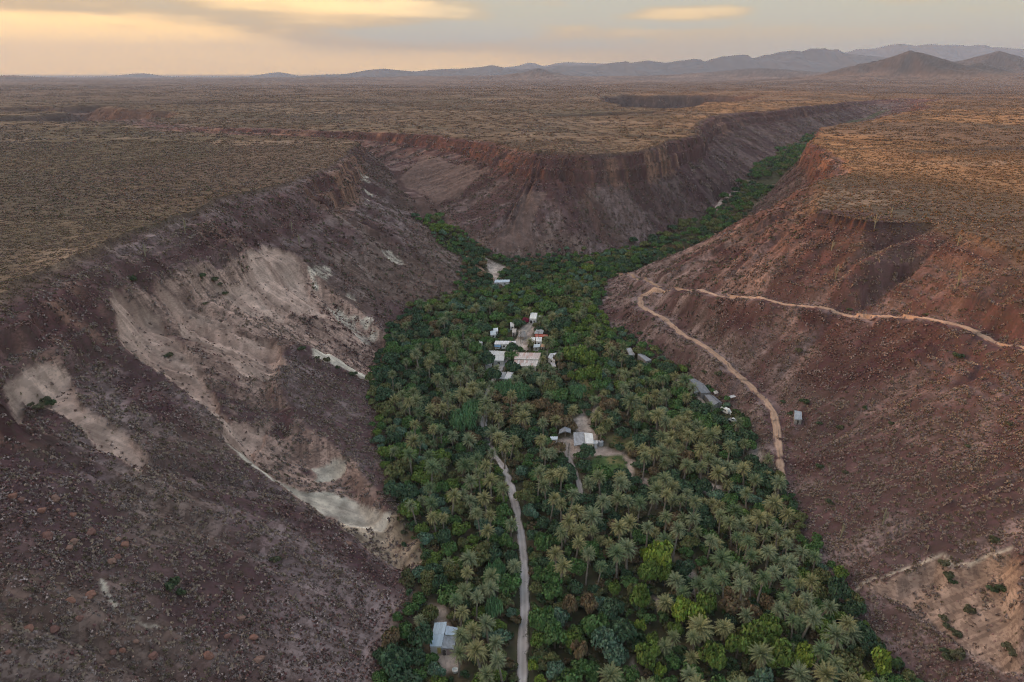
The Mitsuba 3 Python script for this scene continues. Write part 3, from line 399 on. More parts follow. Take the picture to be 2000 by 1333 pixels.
    floor = lerp(floor, lerp(C(.07, .12, .04), C(.19, .17, .08), sm(-.05, .25, n2 + n1 * .5)), M['grass'])
    k = sm(0.5, 7, F['df'] + n2 * 5 + 40 * sm(555, 590, y) * (x < 60)) * (1 - M['dirt'])
    flute = nz(F['nx'], F['ny'], 3.2, 75, 2)
    return lerp(floor, col, k) * (1 + .9 * nz(x, y, 1.7, 76, 2) + .7 * flute * M['bowl'])[..., None]


import drjit as dr
col = ground_colour(X, Y, Z, F)
VC = {'type': 'mesh_attribute', 'name': 'vertex_color'}


def grit(p, n, uv):
    """How much dark grit, cracks and rills break up the bare ground: fine everywhere, drawn out down the slope where it is steep."""
    fine = mikit.fbm(p.x * 1.3, p.y * 1.3, p.z * 2.0, 3)
    side = dr.abs(n.x) > dr.abs(n.y)
    rill = mikit.fbm(dr.select(side, p.y, p.x) * 0.9 + p.z * 0.10, p.z * 0.10, 3.0, 3)
    bed = mikit.noise(p.z * 1.1 + mikit.noise(p.x * .08, p.y * .08) * 4, p.x * .05, p.y * .05)
    steep = 1 - mikit.smoothstep(.86, .97, n.z)
    w = .55 * mikit.smoothstep(.50, .60, fine) + steep * (.50 * mikit.smoothstep(.52, .62, rill) + .30 * mikit.smoothstep(.62, .75, bed))
    return dr.minimum(w, .85) * (.45 + .55 * steep) * (1 - .62 * dr.clip(uv.x, 0, 1))      # uv.x: how bare and clean the rock is


scene['ground_material'] = {'type': 'twosided', 'bsdf': {'type': 'blendbsdf', 'weight': mikit.proc(grit),
                            'a': {'type': 'principled', 'base_color': VC, 'roughness': 0.95, 'specular': 0.15},
                            'b': {'type': 'diffuse', 'reflectance': {'type': 'rgb', 'value': [.090, .062, .056]}}}}
scene['plain_material'] = {'type': 'twosided', 'bsdf': {'type': 'principled', 'base_color': VC, 'roughness': 0.95, 'specular': 0.15}}
scene['leaf_material'] = {'type': 'twosided', 'bsdf': {'type': 'principled', 'base_color': VC, 'roughness': 0.75, 'specular': 0.25}}
scene['built_material'] = {'type': 'twosided', 'bsdf': {'type': 'principled', 'base_color': VC, 'roughness': 0.55, 'specular': 0.4}}
scene['glass_material'] = {'type': 'twosided', 'bsdf': {'type': 'principled', 'base_color': {'type': 'rgb', 'value': [.03, .035, .045]}, 'roughness': 0.08, 'specular': 0.6}}
scene['terrain'] = mikit.ply(make_grid_mesh(X, Y, Z), 'ground_material', smooth=True, color=col.reshape(-1, 3), uv=np.column_stack([F['smooth'].ravel(), F['smooth'].ravel() * 0]))
labels['terrain'] = {'kind': 'structure'}
scene['haze'] = {'type': 'cube', 'to_world': T().translate([0, 14400, 610]).scale([23600, 15200, 640]), 'bsdf': {'type': 'null'}, 'interior': {'type': 'ref', 'id': 'haze_air'}}
labels['haze'] = {'kind': 'stuff'}


def ground(x, y):
    return land(np.atleast_1d(np.asarray(x, float)), np.atleast_1d(np.asarray(y, float)))[0]


def numbered(name):
    if name not in scene and name not in labels and not any(k in USED for k in (name,)):
        USED.add(name)
        return name
    k = COUNT.get(name, 0) + 1
    COUNT[name] = k
    key = f'{name}_{k:03d}'
    USED.add(key)
    return key


USED, COUNT = set(), {}


def label(key, text, cat, group=None, kind=None):
    labels[key] = {k: v for k, v in dict(label=text, category=cat, group=group, kind=kind).items() if v}


# ---------------------------------------------------------------- mountains far beyond the plain
def mountains(name, pts, D, half, tone, seed):
    p = np.array(pts, float)
    n, m = int((p[-1, 0] - p[0, 0]) / (D / 700)), 44
    x = np.linspace(p[0, 0], p[-1, 0], n)
    crest = np.interp(x, p[:, 0], p[:, 1]) - 60
    crest = crest + (nz(x, x * 0, 330, seed, 4)) * 0.10 * crest
    v = np.linspace(-1, 1, m)
    XX, V = np.meshgrid(x, v)
    YY = D + V * half + nz(XX, V * half, 2500, seed + 1, 2) * half * .4
    spur = np.abs(nz(XX + V * 300, YY * .5, 900, seed + 2, 3)) * 1.6
    body = (1 - np.abs(V)) ** 0.8 * (1 - .75 * spur * np.clip(np.abs(V) * 3, 0, 1))
    ZZ = 40 + np.maximum(crest[None] * body, -20)
    c = np.broadcast_to(np.array(tone), XX.shape + (3,)) * (1 + .5 * nz(XX, YY, 400, seed + 3))[..., None]
    scene[name] = mikit.ply(make_grid_mesh(XX, YY, ZZ), 'plain_material', smooth=True, color=c.reshape(-1, 3))
    labels[name] = {'kind': 'structure'}


R1 = [(-4921, 109), (-4020, 171), (-3572, 192), (-3323, 234), (-3120, 265), (-2772, 296), (-2451, 265), (-2152, 244), (-1559, 285), (-1169, 296), (-667, 337), (-433, 378), (-156, 316), (111, 275), (668, 316), (1112, 358), (1779, 358), (2165, 419), (2441, 440), (2510, 399), (2664, 419), (2873, 450), (3296, 430), (3659, 460), (3900, 501), (4056, 491), (4137, 450), (4319, 512), (4591, 563), (5098, 573), (5216, 512), (5482, 593), (5636, 603), (5786, 634), (6089, 675), (6322, 664), (6500, 725), (6774, 735), (6893, 685), (7067, 695), (7179, 624), (7629, 583), (8194, 522), (8880, 419), (10016, 316)]
R2 = [(-1746, 156), (-696, 351), (0, 448), (260, 496), (538, 576), (781, 544), (1043, 464), (1509, 560), (1908, 576), (2429, 560), (3037, 544), (3993, 512), (5211, 480), (8661, 657), (10368, 816), (11215, 912), (11683, 991), (12059, 1007), (12397, 1039), (12864, 1118), (13245, 1102), (13631, 1149), (14102, 1118), (14549, 1118), (14969, 1086), (15275, 1102), (15757, 1102), (16009, 1054), (16624, 1007), (17232, 991), (18275, 959), (19693, 832), (21534, 496), (22696, 156)]
R3 = [(-12778, 72), (-11741, 113), (-11143, 167), (-10815, 195), (-10548, 208), (-10261, 181), (-9618, 85), (-8813, 72), (-7632, 113), (-7182, 181), (-6884, 222), (-6663, 236), (-6446, 208), (-6161, 140), (-5576, 126), (-5382, 154), (-5319, 195), (-5250, 154), (-4987, 140), (-4404, 99)]
mountains('mountains', R1, 16000, 1900, (.07, .065, .07), 80)
mountains('mountains_001', R2, 25000, 3000, (.07, .065, .07), 81)
mountains('mountains_002', R3, 21000, 1500, (.07, .065, .07), 82)


# ---------------------------------------------------------------- roads and tracks, draped ribbons
def ribbon(name, half, p, tone):
    d = np.gradient(p, axis=0)
    d /= np.linalg.norm(d, axis=1, keepdims=True)
    nrm = np.stack([d[:, 1], -d[:, 0]], 1)
    k = np.linspace(-1.25, 1.25, 11)
    w = half * (1 + .18 * nz(p[:, 0], p[:, 1], 9, 90) * 2)[:, None] * k[None]
    P = p[:, None] + nrm[:, None] * w[..., None]
    z, Fr = land(P[..., 0].ravel(), P[..., 1].ravel())
    beside = ground_colour(P[..., 0].ravel(), P[..., 1].ravel(), z, Fr).reshape(*w.shape, 3)
    z = z.reshape(w.shape) + .28 - .5 * (np.abs(k) > 1.2)
    rut = np.exp(-((np.abs(k) - .45) / .2) ** 2)
    c = np.array(tone)[None, None] * (0.84 + .22 * rut[None, :, None] + .6 * nz(P[..., 0], P[..., 1], 3, 92)[..., None])
    edge_ = sm(.8, 1.18, np.abs(k)[None] + 1.5 * nz(P[..., 0], P[..., 1], 2.2, 93, 2))
    c = lerp(c, beside, edge_)
    v, f = make_grid_mesh(P[..., 0], P[..., 1], z)
    scene[name] = mikit.ply((v, f[:, ::-1]), 'plain_material', smooth=True, color=c.reshape(-1, 3))
    labels[name] = {'kind': 'structure'}


TONE = {'dirt_road': (.52, .47, .47), 'yard_path': (.36, .31, .29), 'garden_path': (.34, .27, .23), 'village_street': (.47, .41, .37), 'hillside_track': (.45, .31, .24), 'upper_track': (.32, .22, .165),
        'foot_path': (.42, .35, .31), 'back_path': (.40, .27, .21), 'canyon_path': (.42, .34, .31)}
for name, (half, p, _) in LINES.items():
    ribbon(name, half, p, TONE[name])


# ---------------------------------------------------------------- mesh helpers with colours
class Soup:
    """Vertices, triangles and colours collected for one mesh."""

    def __init__(self):
        self.v, self.f, self.c, self.n = [], [], [], 0

    def add(self, v, f, c):
        v, f = np.asarray(v, float).reshape(-1, 3), np.asarray(f)
        if f.shape[1] == 4:
            f = np.vstack([f[:, [0, 1, 2]], f[:, [0, 2, 3]]])
        c = np.asarray(c, float)
        self.v.append(v)
        self.f.append(f + self.n)
        self.c.append(np.broadcast_to(c, v.shape).copy())
        self.n += len(v)
        return self

    def mesh(self, m, c):
        return self.add(m.vertices, m.faces, c)

    def box(self, lo, hi, c, M=None):
        m = trimesh.creation.box(bounds=[lo, hi])
        if M is not None:
            m.apply_transform(M)
        return self.mesh(m, c)

    def bar(self, a, b, r, c, sides=6, r1=None):
        a, b = np.array(a, float), np.array(b, float)
        m = trimesh.creation.cylinder(radius=1, segment=None, height=1, sections=sides)
        v = m.vertices.copy()
        d = b - a
        L = np.linalg.norm(d)
        z = d / L
        x = np.cross(z, [0, 0, 1] if abs(z[2]) < .9 else [1, 0, 0])
        x /= np.linalg.norm(x)
        y = np.cross(z, x)
        t = v[:, 2] + .5
        rr = r + ((r if r1 is None else r1) - r) * t
        return self.add(a + v[:, :1] * rr[:, None] * x + v[:, 1:2] * rr[:, None] * y + t[:, None] * d, m.faces, c)

    def ply(self, mat, **kw):
        return mikit.ply((np.vstack(self.v), np.vstack(self.f)), mat, color=np.clip(np.vstack(self.c), 0, 1), **kw)


# ---------------------------------------------------------------- buildings
WHITE, PINK, GREY, SLATE, BLUE, THATCH, CONC, CREAM = (.74, .74, .76), (.56, .43, .42), (.33, .34, .37), (.17, .18, .21), (.46, .56, .68), (.30, .28, .28), (.52, .52, .54), (.62, .57, .47)
RUST = (.40, .22, .19)
brng = np.random.default_rng(3)


def roof_and_walls(key, name, tone, sheets=0, wall=(.6, .57, .53), rust=0.0, inset=.25, walls=True, open_side=None, thatch=False, posts=False):
    """One roof plane of named corners as overlapping sheets, with walls (or posts) beneath it."""
    c, hs, zg = ROOFS[name]
    c, top = np.array(c, float), np.array(hs, float) + zg
    P = np.column_stack([c, top])                      # 0-1 upper edge, 1-2 right, 2-3 lower, 3-0 left
    at = lambda u, v: (P[0] * (1 - u) + P[1] * u) * (1 - v) + (P[3] * (1 - u) + P[2] * u) * v
    n = max(1, sheets)
    kk = 0
    for i in range(n):
        rows = 1 if n == 1 else 2
        for j in range(rows):
            u0, u1 = i / n + (.002 if i else 0), (i + 1) / n - .004
            v0, v1 = j / rows - (.02 if j else 0), (j + 1) / rows
            lift = .012 * (i % 2) + (.03 if j == 0 else 0)
            t = np.array(tone) * brng.uniform(.88, 1.1)
            if brng.random() < rust:
                t = t * .4 + np.array(RUST) * .6 * brng.uniform(.8, 1.3)
            sp = Soup()
            if thatch:
                us_, vs_ = np.linspace(u0, u1, 9), np.linspace(v0, v1, 9)
                uu, vv = np.meshgrid(us_, vs_)
                q = np.array([at(a, b) for a, b in zip(uu.ravel(), vv.ravel())])
                q[:, 2] += brng.uniform(-.07, .07, len(q)) + .05
                v_, f_ = make_grid_mesh(*[q[:, k].reshape(uu.shape) for k in range(3)])
                sp.add(v_, f_[:, ::-1], t * (1 + brng.uniform(-.25, .25, (len(v_), 1))))
                sp.add(v_ - [0, 0, .25], f_, t * .7)
            else:
                q = np.array([at(u0, v0), at(u1, v0), at(u1, v1), at(u0, v1)]) + [0, 0, lift]
                sp.add(np.vstack([q, q - [0, 0, .06]]), [[3, 2, 1, 0], [4, 5, 6, 7], [0, 1, 5, 4], [1, 2, 6, 5], [2, 3, 7, 6], [3, 0, 4, 7]], t)
            if n == 1:
                k_ = f'{key}__roof' if f'{key}__roof' not in scene else f'{key}__roof_{sum(x.startswith(key + "__roof_0") and "__" not in x[len(key) + 2:] for x in scene) + 1:03d}'
            else:
                base = f'{key}__roof__sheet'
                k_ = base if base not in scene else f'{base}_{sum(x.startswith(base) for x in scene):03d}'
            scene[k_] = sp.ply('leaf_material' if thatch else 'built_material')
    cen = P.mean(0)
    Q = P + (cen - P) / np.linalg.norm((cen - P)[:, :2], axis=1, keepdims=True) * inset
    Q[:, 2] -= .10
    if posts:
        for k in range(4):
            kk = f'{key}__post' if f'{key}__post' not in scene else f'{key}__post_{sum(x.startswith(key + "__post") for x in scene):03d}'
            scene[kk] = Soup().bar([*Q[k, :2], zg - 1], Q[k], .07, (.25, .2, .17)).ply('built_material')
    elif walls:
        sp = Soup()
        B_ = Q.copy()
        B_[:, 2] = zg - 1.0
        f = [[k, k + 4, (k + 1) % 4 + 4, (k + 1) % 4] for k in range(4) if k != open_side]
        sp.add(np.vstack([Q, B_]), f, wall)
        Q2 = Q + (cen - Q) * .06
        Q2[:, 2] = Q[:, 2]
        sp.add(np.vstack([Q2, np.column_stack([Q2[:, :2], B_[:, 2]])]), f, np.array(wall) * .8)
        kk = f'{key}__wall' if f'{key}__wall' not in scene else f'{key}__wall_{sum(x.startswith(key + "__wall") for x in scene):03d}'
        scene[kk] = sp.ply('built_material')
    return P, Q, zg


def opening(key, kind, Q, zg, u, w, lo, hi, tone=(.07, .06, .06), side=2):
    """A door or window on a wall: side 2 faces the camera, between corners 3 and 2."""
    a, b = Q[(side + 1) % 4], Q[side]
    d = (b - a)[:2]
    L = np.linalg.norm(d)
    d = d / L
    nrm = np.array([d[1], -d[0]])
    o = a[:2] + d * u * L
    M = np.eye(4)
    M[:2, 0], M[:2, 1], M[:2, 3] = d, -nrm, o
    frame = Soup().box([-w / 2 - .08, -.05, zg + lo - .06], [w / 2 + .08, .03, zg + hi + .08], (.5, .47, .43), M)
    pane = Soup().box([-w / 2, -.07, zg + lo], [w / 2, -.045, zg + hi], tone, M)
    k = f'{key}__{kind}' if f'{key}__{kind}' not in scene else f'{key}__{kind}_{sum(x.startswith(f"{key}__{kind}") and x.count("__") == 1 for x in scene):03d}'
    scene[k] = frame.ply('built_material')
    scene[f'{k}__{"leaf" if kind == "door" else "pane"}'] = pane.ply('built_material' if kind == 'door' else 'glass_material')


def house(name, text, cat='house', group=None):
    key = numbered(name)
    label(key, text, cat, group)
    return key


k = house('village_hall', 'large village hall with faded pink rusty sheet roof in two steps', 'hall')
P, Q, zg = roof_and_walls(k, 'hall_up', (.62, .52, .51), 13, (.62, .55, .5), .28)
P, Q, zg = roof_and_walls(k, 'hall_low', (.64, .59, .59), 12, (.55, .48, .43), .25)
for u in (.2, .7):
    opening(k, 'door', Q, zg, u, 1.1, 0, 2.0)
for u in (.36, .52, .88):
    opening(k, 'window', Q, zg, u, 1.0, 1.0, 1.9)
scene[k + '__eave_band'] = Soup().bar(*(np.column_stack([ROOFS['hall_up'][0][i:i + 1], [[5.25]]])[0] for i in (3, 2)), .16, (.8, .8, .8)).ply('built_material')
k = house('flat_roofed_building', 'flat roofed concrete building with stained grey slab roof beside the hall', 'building')
P, Q, zg = roof_and_walls(k, 'slab', CONC, 3, (.5, .48, .46), .05)
opening(k, 'door', Q, zg, .3, 1.0, 0, 2.0)
opening(k, 'window', Q, zg, .7, 1.2, 1, 2)
c = P.mean(0)
scene[k + '__hatch'] = Soup().box([c[0] - 1.6, c[1] - 1.2, c[2] + .05], [c[0] - .4, c[1] + .4, c[2] + .25], (.06, .06, .07)).ply('built_material')
k = house('small_shed', 'tiny shed with pale grey roof just below the grey slab building', 'shed')
P, Q, zg = roof_and_walls(k, 'slab2', GREY, 3, (.4, .38, .36))
k = house('white_house', 'long white house with thin pale roof behind a round dark tree', 'house')
P, Q, zg = roof_and_walls(k, 'longw', (.72, .70, .74), 10, (.78, .75, .74), .12)
for u in (.1, .45, .8):
    opening(k, 'window', Q, zg, u, .9, 1, 1.9)
opening(k, 'door', Q, zg, .3, .9, 0, 2)
k = house('blue_canopy', 'blue sheet canopy on posts at the left end of the long white house', 'canopy')
roof_and_walls(k, 'bluecanopy', (.09, .20, .36), 3, posts=True)
k = house('twin_gabled_house', 'white house of two side by side blocks at the right of the village street', 'house')
P, Q, zg = roof_and_walls(k, 'twinA', WHITE, 4, (.72, .62, .58))
opening(k, 'door', Q, zg, .75, .9, 0, 2)
P, Q, zg = roof_and_walls(k, 'twinB', WHITE, 4, (.74, .70, .70))
opening(k, 'window', Q, zg, .5, .9, 1, 1.9)
k = house('pale_roofed_house', 'low house with pale bluish roof just behind the hall', 'house')
P, Q, zg = roof_and_walls(k, 'paleroof', (.55, .62, .70), 5, (.5, .45, .42), .1)
opening(k, 'window', Q, zg, .5, .9, .9, 1.7)
k = house('grey_roofed_house', 'house with steep grey roof edged in white above a red awning', 'house')
P, Q, zg = roof_and_walls(k, 'red', GREY, 5, (.45, .10, .08))
scene[k + '__verge'] = Soup().bar(P[3] + [0, 0, .1], P[0] + [0, 0, .1], .14, (.75, .75, .75)).ply('built_material')
opening(k, 'door', Q, zg, .4, .9, 0, 2)
k = house('red_awning', 'faded red awning on posts in front of the grey roofed house', 'awning')
roof_and_walls(k, 'redawn', (.48, .12, .08), 5, posts=True, rust=.2)
k = house('white_house', 'white house with open dark doorway at the top of the village', 'house')
P, Q, zg = roof_and_walls(k, 'top', WHITE, 5, (.76, .74, .74))
opening(k, 'door', Q, zg, .25, 1.2, 0, 2.0)
opening(k, 'window', Q, zg, .75, .8, 1, 1.9)
k = house('pale_cottage', 'pale roofed cottage half hidden behind a yellowish tree, left of the palapa', 'cottage')
roof_and_walls(k, 'leftA', (.66, .70, .76), 4, (.6, .6, .6))
P, Q, zg = roof_and_walls(k, 'leftB', (.62, .68, .74), 4, (.6, .6, .6))
opening(k, 'window', Q, zg, .5, .8, .9, 1.7)
k = house('white_shed', 'small white shed behind the thatched palapa', 'shed')
P, Q, zg = roof_and_walls(k, 'smallw', WHITE, 3, (.74, .73, .73))
opening(k, 'door', Q, zg, .5, .8, 0, 1.9)
k = house('low_outbuilding', 'low flat roofed tan outbuilding at the left of the thatched palapa', 'outbuilding')
P, Q, zg = roof_and_walls(k, 'lowflat', (.42, .38, .36), 2, (.48, .42, .40))
opening(k, 'door', Q, zg, .5, .8, 0, 1.9)
k = house('palapa', 'open sided palapa with grey thatched roof in the village yard', 'hut')
c, hs, zg = ROOFS['palapa']
c = np.array(c, float)
ap = np.array([c[:, 0].mean(), c[:, 1].mean(), zg + 4.3])
sp = Soup()
for i in range(4):
    a, b = np.array([*c[i], zg + 2.2]), np.array([*c[(i + 1) % 4], zg + 2.2])
    for j in range(8):
        p0, p1 = a + (b - a) * j / 8, a + (b - a) * (j + 1) / 8
        sp.add([p0, p1, ap + (p1 - ap) * .06, ap + (p0 - ap) * .06], [[0, 1, 2, 3]], np.array(THATCH) * brng.uniform(.75, 1.2))
scene[k + '__roof'] = sp.ply('leaf_material')
for i in range(4):
    q = c[i] + (ap[:2] - c[i]) * .12
    scene[k + '__post' + (f'_{i:03d}' if i else '')] = Soup().bar([*q, zg - 1], [*q, zg + 2.5], .09, (.2, .16, .13)).ply('built_material')
k = house('white_house', 'white roofed house with broken right end below a golden palm', 'house')
P, Q, zg = roof_and_walls(k, 'rightw', (.70, .70, .75), 4, (.65, .62, .62))
opening(k, 'window', Q, zg, .5, .9, .9, 1.8)
roof_and_walls(k, 'rightw2', (.50, .48, .52), 3, posts=True)
k = house('roadside_shed', 'shed with half grey and half white roof beside the road into the village', 'shed')
P, Q, zg = roof_and_walls(k, 'shedA', GREY, 3, (.25, .23, .23))
opening(k, 'door', Q, zg, .5, 1.4, 0, 2.0)
P, Q, zg = roof_and_walls(k, 'shedB', (.70, .70, .74), 3, (.62, .60, .58))
k = house('long_shed', 'long shed with pale blue sheet roof alone above the head of the valley', 'shed')
P, Q, zg = roof_and_walls(k, 'far', (.50, .58, .70), 8, (.5, .48, .5))
for u in (.25, .7):
    opening(k, 'window', Q, zg, u, 1.1, .9, 1.8)
k = house('grey_cabin', 'smaller grey roofed cabin at the upper right edge of the grove', 'cabin')
P, Q, zg = roof_and_walls(k, 'g1', GREY, 3, (.3, .28, .28))
opening(k, 'door', Q, zg, .5, .8, 0, 1.9)
k = house('grey_cabin', 'larger dark grey roofed cabin below the other one at the right grove edge', 'cabin')
P, Q, zg = roof_and_walls(k, 'g2', (.27, .28, .32), 4, (.3, .28, .28))
opening(k, 'door', Q, zg, .5, .8, 0, 1.9)
k = house('slate_roofed_compound', 'cluster of three overlapping dark slate grey roofs by the right edge of the grove', 'house')
for nm in ('dk1', 'dk2', 'dk3'):
    P, Q, zg = roof_and_walls(k, nm, (.20, .215, .25), 4, (.24, .22, .22), .0)
    opening(k, 'door', Q, zg, .55, .9, 0, 1.9)
k = house('gabled_cottage', 'dark slate gabled cottage with open black gable just below the slate roofed compound', 'cottage')
roof_and_walls(k, 'dkB1', (.19, .20, .24), 4, (.2, .19, .19), open_side=1)
P, Q, zg = roof_and_walls(k, 'dkB2', (.21, .22, .26), 4, (.2, .19, .19), open_side=3)
k = house('sheet_lean_to', 'low pale lean-to of one sheet beside the slate roofed compound', 'lean-to')
roof_and_walls(k, 'sheet1', (.42, .40, .38), 2, posts=True)
k = house('sheet_lean_to', 'low bright sheet lean-to standing alone on the dry slope above the pickups', 'lean-to')
roof_and_walls(k, 'sheet2', (.50, .51, .54), 2, posts=True)
k = house('hillside_hut', 'lone hut with blue grey sheet roof right of the hillside track', 'hut')
P, Q, zg = roof_and_walls(k, 'hut', (.34, .38, .45), 4, (.3, .28, .27))
opening(k, 'door', Q, zg, .5, .8, 0, 1.9)
k = house('farmhouse', 'farmhouse with grey thatched half and white roofed cream walled half in the grove clearing', 'house')
P, Q, zg = roof_and_walls(k, 'midG', (.36, .37, .41), 1, (.3, .26, .24), thatch=True, posts=True)
P, Q, zg = roof_and_walls(k, 'midW', (.74, .75, .78), 5, CREAM)
opening(k, 'window', Q, zg, .5, .7, 1.2, 2.0)
P, Q, zg = roof_and_walls(k, 'annex', (.55, .56, .60), 2, (.5, .5, .52))
k = house('open_shed', 'open fronted shed with gabled grey thatch roof behind the farmhouse yard', 'shed')
roof_and_walls(k, 'gabL', (.30, .31, .35), 1, (.25, .22, .21), thatch=True, posts=True)
roof_and_walls(k, 'gabR', (.30, .31, .35), 1, (.25, .22, .21), thatch=True, posts=True)
k = house('tool_shed', 'small shed with pale blue white roof at the left of the farmhouse yard', 'shed')
P, Q, zg = roof_and_walls(k, 'shedM', (.62, .68, .76), 3, (.42, .38, .38))
opening(k, 'door', Q, zg, .6, .8, 0, 1.6)
k = house('blue_roofed_house', 'house with pale blue sheet roofs and grey thatched wing at the valley bottom', 'house')
P, Q, zg = roof_and_walls(k, 'botL', BLUE, 4, (.6, .6, .6))
opening(k, 'door', Q, zg, .8, .9, 0, 1.9, (.45, .38, .14))
P, Q, zg = roof_and_walls(k, 'botR', (.42, .53, .68), 4, (.5, .5, .5))
P, Q, zg = roof_and_walls(k, 'botD', (.26, .29, .34), 1, (.25, .2, .2), thatch=True)
opening(k, 'door', Q, zg, .2, .9, 0, 1.9)

k = house('white_shed', 'small pale shed alone among trees far left of the village', 'shed')
P, Q, zg = roof_and_walls(k, 'sm1', WHITE, 2, (.7, .68, .66))
opening(k, 'door', Q, zg, .5, .8, 0, 1.9)
k = house('rusty_shed', 'small shed with orange rusty roof behind the hall beside a palm', 'shed')
P, Q, zg = roof_and_walls(k, 'or1', (.45, .24, .15), 3, (.5, .42, .38), .4)
opening(k, 'door', Q, zg, .5, .8, 0, 1.9)
k = house('white_block', 'tiny white block house at the right of the top village house', 'shed')
P, Q, zg = roof_and_walls(k, 'wt1', WHITE, 1, (.78, .77, .76))
opening(k, 'door', Q, zg, .5, .6, 0, 1.7)

# water tank, camper, drum, pickups, poles, planks
x, y = TANK[0]
z0 = ground(x, y)[0]
k = numbered('water_tank')
label(k, 'round grey water tank at the right end of the farmhouse', 'tank')
m = trimesh.creation.revolve([[0, 0], [1.15, 0], [1.15, 1.9], [1.0, 2.05], [.35, 2.25], [0, 2.25]], sections=24)
m.apply_translation([x, y, z0 - .1])
scene[k + '__body'] = Soup().mesh(m, (.36, .37, .40)).ply('built_material', smooth=False)
m = trimesh.creation.revolve([[0, 0], [.36, 0], [.36, .14], [0, .18]], sections=16)
m.apply_translation([x, y, z0 + 2.14])
scene[k + '__lid'] = Soup().mesh(m, (.10, .10, .11)).ply('built_material')


def vehicle(name, text, cat, x, y, yaw, kind, tone):
    key = numbered(name)
    label(key, text, cat)
    z0 = ground(x, y)[0] + .06
    M = trimesh.transformations.rotation_matrix(yaw, [0, 0, 1])
    M[:3, 3] = [x, y, z0]

    def put(sub, prof, half, c, mat='built_material', taper=1.0):
        """A side profile (x, z) extruded across the vehicle, drawn in towards the top."""
        m = trimesh.creation.extrude_polygon(Polygon(prof), 2 * half, engine='earcut')
        v = m.vertices.copy()
        w = (v[:, 2] - half)
        top = np.array(prof)[:, 1]
        t = (v[:, 1] - top.min()) / (top.max() - top.min() + 1e-9)
        v = np.column_stack([v[:, 0], w * (1 - (1 - taper) * t), v[:, 1]])
        m = trimesh.Trimesh(v, m.faces)
        m.apply_transform(M)
        scene[f'{key}__{sub}'] = Soup().mesh(m, c).ply(mat)

    if kind == 'pickup':
        put('body', [(-2.55, .45), (2.5, .42), (2.6, .6), (2.55, .95), (1.3, 1.08), (-.75, 1.08), (-.75, .75), (-2.5, .75), (-2.5, 1.05), (-2.6, 1.05)], .86, tone)
        put('cab', [(1.25, 1.06), (.65, 1.66), (-.55, 1.68), (-.75, 1.06)], .80, tone, taper=.82)
        put('windscreen', [(1.27, 1.12), (.72, 1.63), (.68, 1.63), (1.2, 1.12)], .70, (.03, .03, .04), 'glass_material', .85)
        for s, n in ((1, ''), (-1, '_001')):
            m = trimesh.creation.extrude_polygon(Polygon([(.95, 1.14), (.58, 1.56), (-.48, 1.58), (-.62, 1.14)]), .05, engine='earcut')
            v = m.vertices
            m = trimesh.Trimesh(np.column_stack([v[:, 0], s * (.79 - (v[:, 1] - 1.1) * .22) + v[:, 2] - .01, v[:, 1]]), m.faces)
            m.apply_transform(M)
            scene[f'{key}__window{n}'] = Soup().mesh(m, (.03, .03, .04)).ply('glass_material')
        for s, n in ((1, ''), (-1, '_001')):
            scene[f'{key}__bed_wall{n}'] = Soup().box([-2.5, s * .82 - .04, .76], [-.8, s * .82 + .04, 1.1], tone, M).ply('built_material')
            scene[f'{key}__headlight{n}'] = Soup().box([2.5, s * .62 - .16, .7], [2.6, s * .62 + .16, .88], (.6, .6, .62), M).ply('built_material')
        wx = (-1.6, 1.55)
    else:
        put('body', [(-2.2, .4), (2.1, .4), (2.35, .8), (2.3, 1.5), (1.7, 2.2), (-1.9, 2.25), (-2.3, 1.6)], 1.0, tone, taper=.85)
        for s, n in ((1, ''), (-1, '_001')):
            scene[f'{key}__window{n}'] = Soup().box([-1.2, s * .93 - .06, 1.3], [.9, s * .93 + .06, 1.75], (.03, .03, .04), M).ply('glass_material')
        wx = (-.3, .5)
    n = 0
    for a in wx:
        for s in (1, -1):
            m = trimesh.creation.cylinder(radius=.36, height=.24, sections=16)
            m.apply_transform(trimesh.transformations.rotation_matrix(math.pi / 2, [1, 0, 0]))
            m.apply_translation([a, s * .80, .33])
            m.apply_transform(M)
            w = f'{key}__wheel' + (f'_{n:03d}' if n else '')
            scene[w] = Soup().mesh(m, (.025, .025, .027)).ply('built_material')
            n += 1


vehicle('pickup_truck', 'old white pickup truck parked nearest to the trees below the gabled cottage', 'pickup', 91.9, 260.9, 3.0, 'pickup', (.72, .73, .74))
vehicle('pickup_truck', 'dusty white pickup truck parked askew beside the scrap heap', 'pickup', 94.6, 259.6, 2.5, 'pickup', (.60, .61, .63))
vehicle('camper', 'rounded white camper trailer parked between the gabled cottage and the pickups', 'trailer', 93.3, 267.5, 2.1, 'camper', (.75, .76, .74))
k = numbered('water_drum')
label(k, 'stout white plastic drum beside the camper trailer', 'drum')
m = trimesh.creation.revolve([[0, 0], [.6, 0], [.62, .5], [.6, 1.15], [.3, 1.3], [0, 1.3]], sections=16)
m.apply_translation([95.4, 265.6, ground(95.4, 265.6)[0] - .05])
scene[k + '__body'] = Soup().mesh(m, (.75, .76, .76)).ply('built_material')
scene[k + '__cap'] = Soup().bar([95.4, 265.6, ground(95.4, 265.6)[0] + 1.22], [95.4, 265.6, ground(95.4, 265.6)[0] + 1.36], .2, (.3, .3, .32)).ply('built_material')
